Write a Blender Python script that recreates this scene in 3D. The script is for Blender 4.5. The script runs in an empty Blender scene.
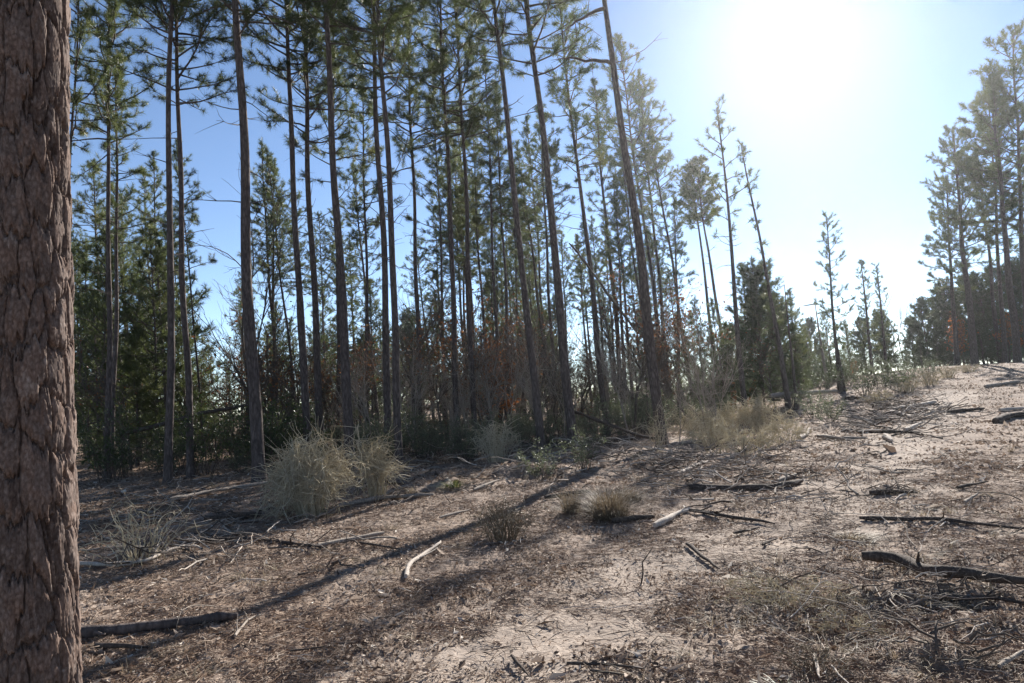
import bpy, math, random
import numpy as np
from mathutils import Vector, Matrix

sc = bpy.context.scene
COL = sc.collection
PI = math.pi
R = math.radians

# ------------------------------------------------------------------ camera, sky, sun, exposure
W, HPX, F = 1024, 683, 700.0
PITCH, ROLL = R(4.4), R(3.5)
EYE = np.array([0.0, 0.0, 1.6])
_f = np.array([0, math.cos(PITCH), math.sin(PITCH)])
_u0 = np.array([0, -math.sin(PITCH), math.cos(PITCH)])
_r0 = np.array([1.0, 0, 0])
_u = _u0 * math.cos(ROLL) + _r0 * math.sin(ROLL)
_r = _r0 * math.cos(ROLL) - _u0 * math.sin(ROLL)

def ray(px, py):
    d = _f * F + _r * (px - W / 2) + _u * (HPX / 2 - py)
    return d / np.linalg.norm(d)

cam = bpy.data.cameras.new("camera")
cam.sensor_width = 36.0
cam.lens = 36.0 * F / W
cam.clip_start, cam.clip_end = 0.05, 3000
camo = bpy.data.objects.new("camera", cam)
camo.matrix_world = Matrix(((_r[0], _u[0], -_f[0], EYE[0]), (_r[1], _u[1], -_f[1], EYE[1]),
                            (_r[2], _u[2], -_f[2], EYE[2]), (0, 0, 0, 1)))
COL.objects.link(camo)
sc.camera = camo

SUN = ray(790, 2)
SUN_EL = math.asin(SUN[2])
SUN_AZ = math.atan2(SUN[0], SUN[1])
world = bpy.data.worlds.new("World")
sc.world = world
world.use_nodes = True
wn = world.node_tree
wn.nodes.clear()
sky = wn.nodes.new("ShaderNodeTexSky")
sky.sky_type = 'NISHITA'
sky.sun_disc = False
sky.sun_elevation = SUN_EL
sky.sun_rotation = SUN_AZ
sky.air_density = 0.65
sky.dust_density = 0.0
sky.ozone_density = 1.4
bg = wn.nodes.new("ShaderNodeBackground")
bg.inputs['Strength'].default_value = 0.062
wo = wn.nodes.new("ShaderNodeOutputWorld")
wn.links.new(sky.outputs[0], bg.inputs['Color'])
wn.links.new(bg.outputs[0], wo.inputs['Surface'])

sl = bpy.data.lights.new("sun", 'SUN')
sl.energy = 5.0
sl.angle = R(0.53)
sl.color = (1.0, 0.95, 0.88)
so = bpy.data.objects.new("sun", sl)
so.rotation_euler = Vector(SUN).to_track_quat('Z', 'Y').to_euler()
so.location = (0, 0, 60)
COL.objects.link(so)

sc.view_settings.view_transform = 'Standard'
sc.view_settings.look = 'None'
sc.view_settings.exposure = 1.58
sc.view_settings.gamma = 1.0
sc.render.engine = 'CYCLES'
sc.cycles.use_denoising = True
sc.cycles.max_bounces = 6
sc.cycles.diffuse_bounces = 3
sc.cycles.glossy_bounces = 2
sc.cycles.transmission_bounces = 4
sc.cycles.volume_bounces = 0
HAZE_DENSITY = 0.00023
HAZE_G = 0.82

# ------------------------------------------------------------------ noise and terrain
def _hash(ix, iy, seed):
    n = (ix.astype(np.int64) * 374761393 + iy.astype(np.int64) * 668265263 + seed * 1442695041) & 0x7fffffff
    n = ((n ^ (n >> 13)) * 1274126177) & 0x7fffffff
    n = (n ^ (n >> 16)) & 0xffffff
    return n / float(0xffffff)

def vnoise(x, y, seed=0):
    ix, iy = np.floor(x), np.floor(y)
    fx, fy = x - ix, y - iy
    fx = fx * fx * fx * (fx * (fx * 6 - 15) + 10); fy = fy * fy * fy * (fy * (fy * 6 - 15) + 10)
    a = _hash(ix, iy, seed); b = _hash(ix + 1, iy, seed)
    c = _hash(ix, iy + 1, seed); d = _hash(ix + 1, iy + 1, seed)
    return (a + (b - a) * fx) * (1 - fy) + (c + (d - c) * fx) * fy

def fbm(x, y, octs=4, seed=0):
    s, a, t = 0, 1.0, 0
    for o in range(octs):
        ca, sa = math.cos(0.6 * o), math.sin(0.6 * o)
        k = 2.03 ** o
        s = s + a * (vnoise((x * ca - y * sa) * k, (x * sa + y * ca) * k, seed + o) - 0.5)
        t += a; a *= 0.5
    return s / t

def sstep(a, b, x):
    t = np.clip((x - a) / (b - a), 0, 1)
    return t * t * (3 - 2 * t)

def coarse(x, y):
    yy = np.maximum(y, 0.1)
    rise = 1.75 * sstep(14, 46, y) * sstep(0.26, 0.6, x / yy)
    z = rise + 0.16 * fbm(x / 7.0, y / 7.0, 3, 11) * sstep(3, 10, np.hypot(x, y))
    return z

def plane_pt(px, py, z=0.0):
    d = ray(px, py); t = (z - EYE[2]) / d[2]
    p = EYE + d * t
    return p

# pale sandy wheel track, a polyline on the ground
_tp = []
_ts = np.linspace(1, 70, 2000)
for px, py in ((440, 720), (560, 625), (640, 572), (740, 540), (815, 515), (860, 485), (905, 450), (940, 420), (955, 392)):
    d = ray(px, py)
    P = EYE[None] + d[None] * _ts[:, None]
    k = np.argmax(P[:, 2] < coarse(P[:, 0], P[:, 1]))
    _tp.append(P[k, :2] if k > 0 else np.array(_tp[-1]) * 1.3)
_tp = np.array(_tp)

def track_d(x, y):
    best = np.full(np.shape(x), 1e9)
    for a, b in zip(_tp[:-1], _tp[1:]):
        ab = b - a
        t = np.clip(((x - a[0]) * ab[0] + (y - a[1]) * ab[1]) / (ab @ ab), 0, 1)
        best = np.minimum(best, np.hypot(x - a[0] - ab[0] * t, y - a[1] - ab[1] * t))
    return best

# forest edge: a polyline; left of it the floor is dark straw
_fe = np.array([plane_pt(*q)[:2] for q in ((-150, 640), (80, 560), (230, 505), (400, 478), (545, 455), (660, 440), (760, 422), (835, 404), (875, 392))])

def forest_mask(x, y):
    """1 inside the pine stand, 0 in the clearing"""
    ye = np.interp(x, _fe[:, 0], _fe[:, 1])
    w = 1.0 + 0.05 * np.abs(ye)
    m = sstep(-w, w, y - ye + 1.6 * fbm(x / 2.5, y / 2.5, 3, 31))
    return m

LUMPS = []                                   # x, y, z, radius x, radius y (rough earth heaps)
for (px, py, h, rx, ry) in ((905, 596, .12, .5, .24), (985, 588, .09, .5, .22), (940, 655, .10, .22, .2), (1010, 625, .09, .4, .2),
                            (880, 492, .12, .6, .3), (600, 506, .10, .5, .3), (520, 478, .22, 1.4, .6), (430, 490, .16, 1.2, .5),
                            (640, 470, .12, 1.0, .5), (800, 585, .06, .6, .4), (250, 515, .10, 1.0, .5), (120, 560, .08, .6, .5)):
    p = plane_pt(px, py)
    LUMPS.append((p[0], p[1], h, rx, ry))

def height(x, y):
    x = np.asarray(x, float); y = np.asarray(y, float)
    z = coarse(x, y)
    z = z + 0.10 * fbm(x / 1.7, y / 1.7, 3, 5) + 0.05 * fbm(x / .45, y / .45, 3, 7)
    td = track_d(x, y)
    z = z - 0.05 * np.exp(-(td / .35) ** 2) * 0.6
    for lx, ly, h, rx, ry in LUMPS:
        q = ((x - lx) / rx) ** 2 + ((y - ly) / ry) ** 2
        z = z + h * np.exp(-q * 1.4) * (1 + 1.1 * fbm(x / .3, y / .3, 4, 23))
    return z

def fine(x, y):
    td = track_d(x, y)
    amp = 0.35 + 0.65 * sstep(.3, 1.1, td + .5 * fbm(x / .8, y / .8, 2, 91))
    r = np.hypot(x, y)
    n1 = np.abs(fbm(x / .13, y / .13, 3, 41))
    n2 = fbm(x / .05, y / .05, 2, 43)
    return amp * (0.07 * (n1 - .12) + 0.03 * n2) * (1 - .6 * sstep(25, 60, r))

def hz(x, y):
    return float(height(np.array([x]), np.array([y]))[0])

_tt = np.geomspace(1.5, 130, 6000)
def ground_at(px, py):
    d = ray(px, py)
    P = EYE[None] + d[None] * _tt[:, None]
    below = P[:, 2] < height(P[:, 0], P[:, 1])
    k = int(np.argmax(below))
    if not below[k]: k = len(_tt) - 1
    return P[k].copy()

def at_depth(px, py, D):
    d = ray(px, py)
    return EYE + d * (D / d[1])

# ------------------------------------------------------------------ mesh accumulator
class Acc:
    def __init__(s): s.v = []; s.f = {3: [], 4: []}; s.m = {3: [], 4: []}; s.t = {3: [], 4: []}; s.n = 0
    def add(s, V, Fc, mat=0, tint=0.5):
        Fc = np.asarray(Fc, np.int64); k = Fc.shape[1]
        s.v.append(np.asarray(V, np.float32)); s.f[k].append(Fc + s.n)
        s.m[k].append(np.full(len(Fc), mat, np.int32))
        s.t[k].append(np.broadcast_to(np.asarray(tint, np.float32), (len(Fc),)).copy())
        s.n += len(V)
    def mesh(s, name, mats, smooth_mats=()):
        me = bpy.data.meshes.new(name)
        V = np.concatenate(s.v).astype(np.float32)
        fs, ms, ts, st = [], [], [], []
        off = 0
        for k in (3, 4):
            if s.f[k]:
                f = np.concatenate(s.f[k]); fs.append(f.ravel())
                st.append(off + np.arange(len(f)) * k); off += len(f) * k
                ms.append(np.concatenate(s.m[k])); ts.append(np.concatenate(s.t[k]))
        loops = np.concatenate(fs).astype(np.int32); starts = np.concatenate(st).astype(np.int32)
        mi = np.concatenate(ms); ti = np.concatenate(ts)
        me.vertices.add(len(V)); me.vertices.foreach_set("co", V.ravel())
        me.loops.add(len(loops)); me.loops.foreach_set("vertex_index", loops)
        me.polygons.add(len(starts)); me.polygons.foreach_set("loop_start", starts)
        for m in mats: me.materials.append(m)
        me.polygons.foreach_set("material_index", mi)
        sm = np.isin(mi, list(smooth_mats))
        me.polygons.foreach_set("use_smooth", sm)
        a = me.attributes.new("tint", 'FLOAT', 'FACE'); a.data.foreach_set("value", ti)
        me.update(calc_edges=True)
        return me

def norm(v):
    v = np.asarray(v, float)
    return v / (np.linalg.norm(v, axis=-1, keepdims=True) + 1e-12)

def tube(acc, P, rad, sides=5, mat=0, tint=0.5, cap=True):
    P = np.asarray(P, float); n = len(P)
    rad = np.broadcast_to(np.asarray(rad, float), (n,))
    T = np.gradient(P, axis=0); T = norm(T)
    ref = np.array([0, 0, 1.0]) if abs(T[:, 2]).mean() < .8 else np.array([1.0, 0, 0])
    A = norm(np.cross(T, ref)); B = np.cross(T, A)
    an = np.arange(sides) * 2 * PI / sides
    V = P[:, None] + rad[:, None, None] * (A[:, None] * np.cos(an)[None, :, None] + B[:, None] * np.sin(an)[None, :, None])
    V = V.reshape(-1, 3)
    i = np.arange(n - 1)[:, None] * sides; j = np.arange(sides)[None]; j2 = (j + 1) % sides
    Fq = np.stack([i + j, i + j2, i + sides + j2, i + sides + j], -1).reshape(-1, 4)
    acc.add(V, Fq, mat, tint)
    if cap and sides in (5, 6, 7, 8, 10, 12):
        for base, rev in ((0, True), ((n - 1) * sides, False)):
            c = P[0] if rev else P[-1]
            ring = V[base:base + sides]
            VV = np.vstack([ring, c[None]])
            ff = [(a, (a + 1) % sides, sides) if not rev else ((a + 1) % sides, a, sides) for a in range(sides)]
            acc.add(VV, np.array(ff), mat, tint)

def bent(p0, p1, n, amp, rng, sag=0.0):
    t = np.linspace(0, 1, n)[:, None]
    P = p0[None] * (1 - t) + p1[None] * t
    L = np.linalg.norm(p1 - p0)
    off = np.cumsum(rng.normal(0, 1, (n, 3)), 0)
    off -= off[0] + (off[-1] - off[0]) * t
    P = P + off * amp * L / max(1, n ** .5)
    P[:, 2] += sag * L * 4 * (t[:, 0] * (1 - t[:, 0]))
    return P

def needles(acc, C, Dn, rng, K=22, L=0.19, spread=0.9, w=0.011, back=0.22, mat=1, tint=0.5):
    """tufts of long pine needles: thin blades fanned round the twig ends C along Dn"""
    C = np.asarray(C); Dn = norm(Dn); n = len(C)
    if n == 0: return
    c = np.repeat(C, K, 0); d = np.repeat(Dn, K, 0)
    rnd = norm(rng.normal(0, 1, (n * K, 3)))
    u = norm(d + spread * rnd)
    u[:, 2] += 0.12; u = norm(u)
    base = c - d * rng.uniform(0, back, (n * K, 1))
    ll = L * rng.uniform(.65, 1.15, (n * K, 1))
    side = norm(np.cross(u, norm(rng.normal(0, 1, (n * K, 3))))) * w * .5
    tip = base + u * ll; tip[:, 2] -= .02
    V = np.stack([base - side, base + side, tip], 1).reshape(-1, 3)
    Fc = np.arange(n * K * 3).reshape(-1, 3)
    tn = np.repeat(np.broadcast_to(np.asarray(tint, float), (n,)), K) + rng.normal(0, .08, n * K)
    acc.add(V, Fc, mat, np.clip(tn, 0, 1))

def leaves(acc, C, rng, size=0.05, asp=0.45, mat=1, tint=0.5, up=0.3):
    n = len(C)
    if n == 0: return
    u = norm(rng.normal(0, 1, (n, 3)) + np.array([0, 0, up]))
    s = norm(np.cross(u, norm(rng.normal(0, 1, (n, 3)))))
    nn = np.cross(u, s)
    L = size * rng.uniform(.6, 1.3, (n, 1)); w = L * asp
    a = C; m = C + u * L * .5; t = C + u * L
    V = np.stack([a, m - s * w * .5 + nn * w * .18, t, m + s * w * .5 + nn * w * .18], 1).reshape(-1, 3)
    i = np.arange(n)[:, None] * 4
    Fc = np.concatenate([i + np.array([[0, 1, 2]]), i + np.array([[0, 2, 3]])])
    tn = np.clip(np.broadcast_to(np.asarray(tint, float), (n,)) + rng.normal(0, .15, n), 0, 1)
    acc.add(V, Fc, mat, np.concatenate([tn, tn]))

# ------------------------------------------------------------------ materials
def mat_new(name):
    m = bpy.data.materials.new(name); m.use_nodes = True
    nt = m.node_tree; nt.nodes.clear()
    out = nt.nodes.new("ShaderNodeOutputMaterial")
    return m, nt, out

def N(nt, t, **kw):
    n = nt.nodes.new(t)
    for k, v in kw.items():
        if k in n.inputs: n.inputs[k].default_value = v
        else: setattr(n, k, v)
    return n

def ramp(nt, fac, stops):
    r = nt.nodes.new("ShaderNodeValToRGB")
    e = r.color_ramp.elements
    while len(e) < len(stops): e.new(0.5)
    for i, (p, c) in enumerate(stops):
        e[i].position = p; e[i].color = (*c, 1)
    nt.links.new(fac, r.inputs[0])
    return r

def leaf_mat(name, stops, trans=0.4, rough=0.5, spec=0.3):
    m, nt, out = mat_new(name)
    at = N(nt, "ShaderNodeAttribute", attribute_name="tint")
    rp = ramp(nt, at.outputs['Fac'], stops)
    p = N(nt, "ShaderNodeBsdfPrincipled", Roughness=rough)
    p.inputs['Specular IOR Level'].default_value = spec
    tr = N(nt, "ShaderNodeBsdfTranslucent")
    mx = N(nt, "ShaderNodeMixShader"); mx.inputs[0].default_value = trans
    nt.links.new(rp.outputs[0], p.inputs['Base Color'])
    nt.links.new(rp.outputs[0], tr.inputs['Color'])
    nt.links.new(p.outputs[0], mx.inputs[1]); nt.links.new(tr.outputs[0], mx.inputs[2])
    nt.links.new(mx.outputs[0], out.inputs[0])
    return m

def bark_mat(name, stops, sc_xy=14.0, sc_z=3.0, bump=0.6, dist=0.03, coord='Object', vor=.7):
    m, nt, out = mat_new(name)
    tc = N(nt, "ShaderNodeTexCoord")
    mp = N(nt, "ShaderNodeMapping"); mp.inputs['Scale'].default_value = (sc_xy, sc_xy, sc_z)
    nt.links.new(tc.outputs[coord], mp.inputs[0])
    vo = N(nt, "ShaderNodeTexVoronoi", feature='DISTANCE_TO_EDGE', Scale=1.0)
    no = N(nt, "ShaderNodeTexNoise", Scale=1.3, Detail=6.0, Roughness=0.65)
    no2 = N(nt, "ShaderNodeTexNoise", Scale=0.5, Detail=3.0)
    nt.links.new(mp.outputs[0], no.inputs[0])
    mxv = N(nt, "ShaderNodeVectorMath", operation='ADD')
    nt.links.new(mp.outputs[0], mxv.inputs[0]); nt.links.new(no.outputs['Color'], mxv.inputs[1])
    nt.links.new(mxv.outputs[0], vo.inputs[0])
    nt.links.new(tc.outputs[coord], no2.inputs[0])
    ad = N(nt, "ShaderNodeMath", operation='MULTIPLY_ADD'); ad.inputs[1].default_value = vor
    nt.links.new(vo.outputs['Distance'], ad.inputs[0])
    nm = N(nt, "ShaderNodeMath", operation='MULTIPLY'); nm.inputs[1].default_value = 1.25 - .4 * vor
    nt.links.new(no.outputs['Fac'], nm.inputs[0]); nt.links.new(nm.outputs[0], ad.inputs[2])
    rp = ramp(nt, ad.outputs[0], stops)
    p = N(nt, "ShaderNodeBsdfPrincipled", Roughness=0.95)
    p.inputs['Specular IOR Level'].default_value = 0.15
    nt.links.new(rp.outputs[0], p.inputs['Base Color'])
    b = N(nt, "ShaderNodeBump", Strength=bump, Distance=dist)
    nt.links.new(ad.outputs[0], b.inputs['Height']); nt.links.new(b.outputs[0], p.inputs['Normal'])
    nt.links.new(p.outputs[0], out.inputs[0])
    return m

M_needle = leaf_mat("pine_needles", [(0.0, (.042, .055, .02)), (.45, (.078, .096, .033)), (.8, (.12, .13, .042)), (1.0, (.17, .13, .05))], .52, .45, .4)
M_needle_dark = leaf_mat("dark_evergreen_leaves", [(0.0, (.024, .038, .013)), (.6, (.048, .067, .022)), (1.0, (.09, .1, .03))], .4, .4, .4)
M_shrubleaf = leaf_mat("waxy_shrub_leaves", [(0.0, (.055, .07, .035)), (.6, (.1, .115, .065)), (1.0, (.2, .2, .12))], .4, .5, .5)
M_brownleaf = leaf_mat("dry_oak_leaves", [(0.0, (.07, .03, .014)), (.5, (.13, .055, .022)), (.85, (.22, .09, .03)), (1.0, (.2, .14, .07))], .4, .6, .3)
M_rust = leaf_mat("rusty_dead_needles", [(0.0, (.16, .06, .02)), (.6, (.28, .1, .03)), (1.0, (.36, .16, .06))], .4, .7, .2)
M_bark = bark_mat("pine_bark", [(.15, (.02, .0155, .0135)), (.5, (.068, .053, .047)), (.85, (.14, .112, .1)), (1.0, (.2, .17, .155))], 16.0, 4.5)
M_bark_big = bark_mat("thick_plated_bark", [(.2, (.03, .022, .018)), (.5, (.1, .076, .064)), (.85, (.19, .157, .138)), (1.0, (.28, .24, .215))], 60, 30, .35, .003)
M_twig = bark_mat("twig_bark", [(.2, (.04, .032, .027)), (.7, (.1, .08, .065)), (1.0, (.16, .13, .11))], 40, 10, .2, .01)
M_greywood = bark_mat("weathered_grey_wood", [(.2, (.1, .085, .07)), (.6, (.25, .21, .175)), (1.0, (.38, .33, .28))], 40, 8, .5, .01, 'Object')
M_palewood = bark_mat("peeled_pale_wood", [(.25, (.16, .125, .1)), (.55, (.36, .31, .265)), (1.0, (.5, .45, .39))], 40, 10, .5, .01, 'Object')
M_darkwood = bark_mat("dark_damp_bark", [(.2, (.025, .02, .016)), (.6, (.07, .054, .044)), (1.0, (.15, .12, .1))], 30, 8, .6, .015, 'Object')
M_orange = bark_mat("split_orange_wood", [(.2, (.16, .07, .03)), (.6, (.33, .16, .075)), (1.0, (.45, .27, .15))], 40, 6, .5, .01, 'Object')
M_dry = leaf_mat("dry_pale_stems", [(0.0, (.32, .275, .19)), (.5, (.5, .445, .33)), (1.0, (.63, .575, .45))], .42, .7, .2)
M_drygrass = leaf_mat("dry_brown_grass", [(0.0, (.1, .075, .05)), (.5, (.2, .155, .105)), (1.0, (.32, .27, .19))], .25, .7, .2)
M_litter = leaf_mat("mixed_leaf_litter", [(0.0, (.05, .034, .025)), (.25, (.12, .08, .056)), (.55, (.24, .175, .13)), (.8, (.35, .275, .215)), (.95, (.47, .4, .33)), (1.0, (.58, .52, .45))], .2, .8, .2)
M_straw = leaf_mat("fallen_pine_straw", [(0.0, (.1, .052, .03)), (.5, (.23, .135, .08)), (1.0, (.34, .23, .15))], .15, .7, .3)
M_greengrass = leaf_mat("green_grass_blades", [(0.0, (.05, .07, .02)), (.6, (.1, .12, .035)), (1.0, (.24, .2, .09))], .35, .5, .3)

def plate_colours():
    nt = M_bark_big.node_tree
    p = next(n for n in nt.nodes if n.type == 'BSDF_PRINCIPLED')
    src = p.inputs['Base Color'].links[0].from_socket
    at = N(nt, "ShaderNodeAttribute", attribute_name="tint")
    rp = ramp(nt, at.outputs['Fac'], [(0.05, (.5, .44, .42)), (.4, (.9, .86, .85)), (.7, (.95, .8, .72)), (1.0, (1.35, 1.32, 1.3))])
    x = N(nt, "ShaderNodeMix", data_type='RGBA', blend_type='MULTIPLY'); x.inputs[0].default_value = 1
    nt.links.new(src, x.inputs[6]); nt.links.new(rp.outputs[0], x.inputs[7]); nt.links.new(x.outputs[2], p.inputs['Base Color'])
plate_colours()

def ground_mat():
    m, nt, out = mat_new("dirt_and_straw_ground")
    ge = N(nt, "ShaderNodeNewGeometry")
    tr = N(nt, "ShaderNodeAttribute", attribute_name="track")
    fo = N(nt, "ShaderNodeAttribute", attribute_name="forest")
    n1 = N(nt, "ShaderNodeTexNoise", Scale=3.0, Detail=8.0, Roughness=.7)
    n2 = N(nt, "ShaderNodeTexNoise", Scale=22.0, Detail=6.0, Roughness=.7)
    n3 = N(nt, "ShaderNodeTexNoise", Scale=.6, Detail=4.0)
    for n in (n1, n2, n3): nt.links.new(ge.outputs['Position'], n.inputs[0])
    mixf = N(nt, "ShaderNodeMath", operation='MULTIPLY_ADD'); mixf.inputs[1].default_value = .5
    h = N(nt, "ShaderNodeMath", operation='MULTIPLY'); h.inputs[1].default_value = .5
    nt.links.new(n2.outputs['Fac'], h.inputs[0]); nt.links.new(n1.outputs['Fac'], mixf.inputs[0]); nt.links.new(h.outputs[0], mixf.inputs[2])
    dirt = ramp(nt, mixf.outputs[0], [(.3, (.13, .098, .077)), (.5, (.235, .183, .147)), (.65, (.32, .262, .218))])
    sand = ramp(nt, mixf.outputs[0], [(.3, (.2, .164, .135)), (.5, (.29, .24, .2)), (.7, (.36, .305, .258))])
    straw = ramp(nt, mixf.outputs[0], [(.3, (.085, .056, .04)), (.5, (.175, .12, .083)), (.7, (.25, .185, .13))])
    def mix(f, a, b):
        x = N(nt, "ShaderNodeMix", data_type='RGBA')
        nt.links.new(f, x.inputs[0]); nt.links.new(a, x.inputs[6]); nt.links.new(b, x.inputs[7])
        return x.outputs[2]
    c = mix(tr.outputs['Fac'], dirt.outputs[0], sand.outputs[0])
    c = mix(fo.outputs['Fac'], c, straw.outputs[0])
    p = N(nt, "ShaderNodeBsdfPrincipled", Roughness=1.0)
    p.inputs['Specular IOR Level'].default_value = .1
    nt.links.new(c, p.inputs['Base Color'])
    b = N(nt, "ShaderNodeBump", Strength=.9, Distance=.02)
    nt.links.new(n2.outputs['Fac'], b.inputs['Height']); nt.links.new(b.outputs[0], p.inputs['Normal'])
    nt.links.new(p.outputs[0], out.inputs[0])
    return m
M_ground = ground_mat()

# ------------------------------------------------------------------ object helpers
def link(name, me, parent=None):
    o = bpy.data.objects.new(name, me); COL.objects.link(o)
    if parent: o.parent = parent
    return o
def tag(o, label, cat, group=None, kind=None):
    o["label"] = label; o["category"] = cat
    if group: o["group"] = group
    if kind: o["kind"] = kind
    return o
def structure(o, kind="structure"):
    o["kind"] = kind; return o

# ------------------------------------------------------------------ ground sheet
def build_ground():
    fov = np.linspace(-R(43), R(43), 860)
    rest = np.linspace(R(43), 2 * PI - R(43), 70)[1:-1]
    ang = np.concatenate([fov, rest]); na = len(ang)
    rr = np.concatenate([[.25, .8, 1.3, 1.8, 2.2], np.geomspace(2.5, 400, 600)]); nr = len(rr)
    A, Q = np.meshgrid(ang, rr)
    X = (Q * np.sin(A)).ravel(); Y = (Q * np.cos(A)).ravel()
    Z = height(X, Y) + fine(X, Y)
    V = np.stack([X, Y, Z], 1)
    i = np.arange(nr - 1)[:, None] * na; j = np.arange(na)[None]; j2 = (j + 1) % na
    Fq = np.stack([i + j, i + na + j, i + na + j2, i + j2], -1).reshape(-1, 4)[:, ::-1]
    acc = Acc(); acc.add(V, Fq)
    c = np.vstack([V[:na], [[0, 0, Z[:na].mean()]]])
    acc.add(c, np.array([(a, na, (a + 1) % na) for a in range(na)])[:, ::-1])
    me = acc.mesh("ground", [M_ground], (0,))
    allx = np.concatenate([X, c[:, 0]]); ally = np.concatenate([Y, c[:, 1]])
    td = track_d(allx, ally)
    wob = fbm(allx / 1.1, ally / 1.1, 4, 61)
    tv = (1 - sstep(.25, 1.25, td + 1.8 * wob)) * .8
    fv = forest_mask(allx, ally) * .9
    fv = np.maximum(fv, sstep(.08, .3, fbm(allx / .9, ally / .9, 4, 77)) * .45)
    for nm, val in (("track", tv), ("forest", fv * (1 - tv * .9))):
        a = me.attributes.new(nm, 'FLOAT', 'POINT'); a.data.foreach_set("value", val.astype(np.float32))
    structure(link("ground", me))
build_ground()

# ------------------------------------------------------------------ tree builders
def trunk_mesh(name, H, r0, seed, mat=None, sides=12, taper=.82, broken=False, flare=.45):
    rng = np.random.default_rng(seed)
    n = max(10, int(H * 2.2))
    t = np.linspace(0, 1, n) ** 1.15
    z = t * H
    ph = rng.uniform(0, 6.28, 4); am = min(.03 * H / 6, .07)
    env = np.minimum(1, z / 3.0)
    P = np.stack([am * env * (np.sin(z * .55 + ph[0]) + .5 * np.sin(z * 1.1 + ph[1])) * .6,
                  am * env * (np.sin(z * .5 + ph[2]) + .5 * np.sin(z * 1.2 + ph[3])) * .6, z - .12], 1)
    r = r0 * (1 - taper * t) * (1 + flare * np.exp(-z / .22))
    r = np.maximum(r, .012) * (1 + rng.normal(0, .025, n))
    acc = Acc(); tube(acc, P, r, sides, 0, .5)
    if broken:
        for k in range(5):
            a = rng.uniform(0, 6.28); o = np.array([math.cos(a), math.sin(a), 0]) * r[-1] * .6
            tube(acc, np.array([P[-1] + o - [0, 0, .05], P[-1] + o * 1.1 + [0, 0, rng.uniform(.08, .35)]]), [r[-1] * .4, .01], 5)
    return acc.mesh(name, [mat or M_bark], (0,))

def limb(acc, rng, p, az, el, L, r, n=6, curve=.3, mat=0):
    d = np.array([math.cos(az) * math.cos(el), math.sin(az) * math.cos(el), math.sin(el)])
    P = [p]
    for k in range(n - 1):
        d = norm(d + rng.normal(0, .12, 3) + np.array([0, 0, curve / n]))
        P.append(P[-1] + d * L / (n - 1))
    P = np.array(P)
    tube(acc, P, np.linspace(r, r * .25, n), 4, mat, .4, False)
    return P, d

def pine_crown(seed, H, cb, Lmax, nbr, dead=14, K=22, twig=4.5, dens=1.0, nL=.2, nw=.011, dead_lo=.25, shape=.75, leafmat=None, elev0=6, gap=.12, spread=.95):
    rng = np.random.default_rng(seed); acc = Acc()
    C, Dn, Tn = [], [], []
    az = rng.uniform(0, 6.28)
    for i in range(nbr):
        u = (i + rng.uniform(0, 1)) / nbr
        t = cb + (1 - cb) * u ** .92
        rel = (t - cb) / (1 - cb)
        az += 2.4 + rng.normal(0, .5)
        prof = (.5 + .5 * min(1, rel * 4)) * (1 - rel) ** shape + .10
        L = Lmax * prof * rng.uniform(.55, 1.2)
        if rng.uniform() < gap: L *= .35
        el = R(elev0 + 42 * rel + rng.normal(0, 11))
        p = np.array([0, 0, t * H])
        P, d = limb(acc, rng, p, az, el, L, .010 + .011 * L, 7, .35)
        btint = rng.normal(.42, .13)
        nt = max(2, int(L * twig * dens * rng.uniform(.7, 1.2)))
        for k in range(nt):
            s = 1 - .75 * rng.uniform(0, 1) ** 1.6 if L > .8 else rng.uniform(.2, 1)
            q = s * (len(P) - 1); a = int(min(q, len(P) - 2)); pp = P[a] + (P[a + 1] - P[a]) * (q - a)
            bd = norm(P[a + 1] - P[a])
            td = norm(bd * .8 + rng.normal(0, .55, 3) + np.array([0, 0, .3]))
            tl = rng.uniform(.18, .6) * (1 - .35 * s) * min(1, .4 + L / 2)
            e = pp + td * tl
            if rng.uniform() < .55: tube(acc, np.array([pp, e]), [.006, .003], 3, 0, .4, False)
            C.append(e); Dn.append(td); Tn.append(btint)
            if tl > .35: C.append(pp + td * tl * .55); Dn.append(norm(td + rng.normal(0, .3, 3))); Tn.append(btint)
        C.append(P[-1]); Dn.append(d); Tn.append(btint)
    for k in range(5):
        C.append(np.array([0, 0, H - k * .16])); Dn.append(np.array([rng.normal(0, .3), rng.normal(0, .3), 1])); Tn.append(.5)
    for i in range(dead):
        t = rng.uniform(dead_lo, cb + .1); az = rng.uniform(0, 6.28)
        L = Lmax * rng.uniform(.2, .75)
        P, d = limb(acc, rng, np.array([0, 0, t * H]), az, R(rng.normal(8, 16)), L, .014, 6, rng.normal(0, .4))
        for k in range(rng.integers(1, 5)):
            a = rng.integers(2, 5); limb(acc, rng, P[a], az + rng.normal(0, .8), R(rng.normal(5, 25)), L * rng.uniform(.2, .5), .006, 4, 0)
    needles(acc, np.array(C), np.array(Dn), rng, K, nL, spread, nw, .2, 1, np.array(Tn))
    return acc.mesh("pine_crown", [M_twig, leafmat or M_needle], (0,))

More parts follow.
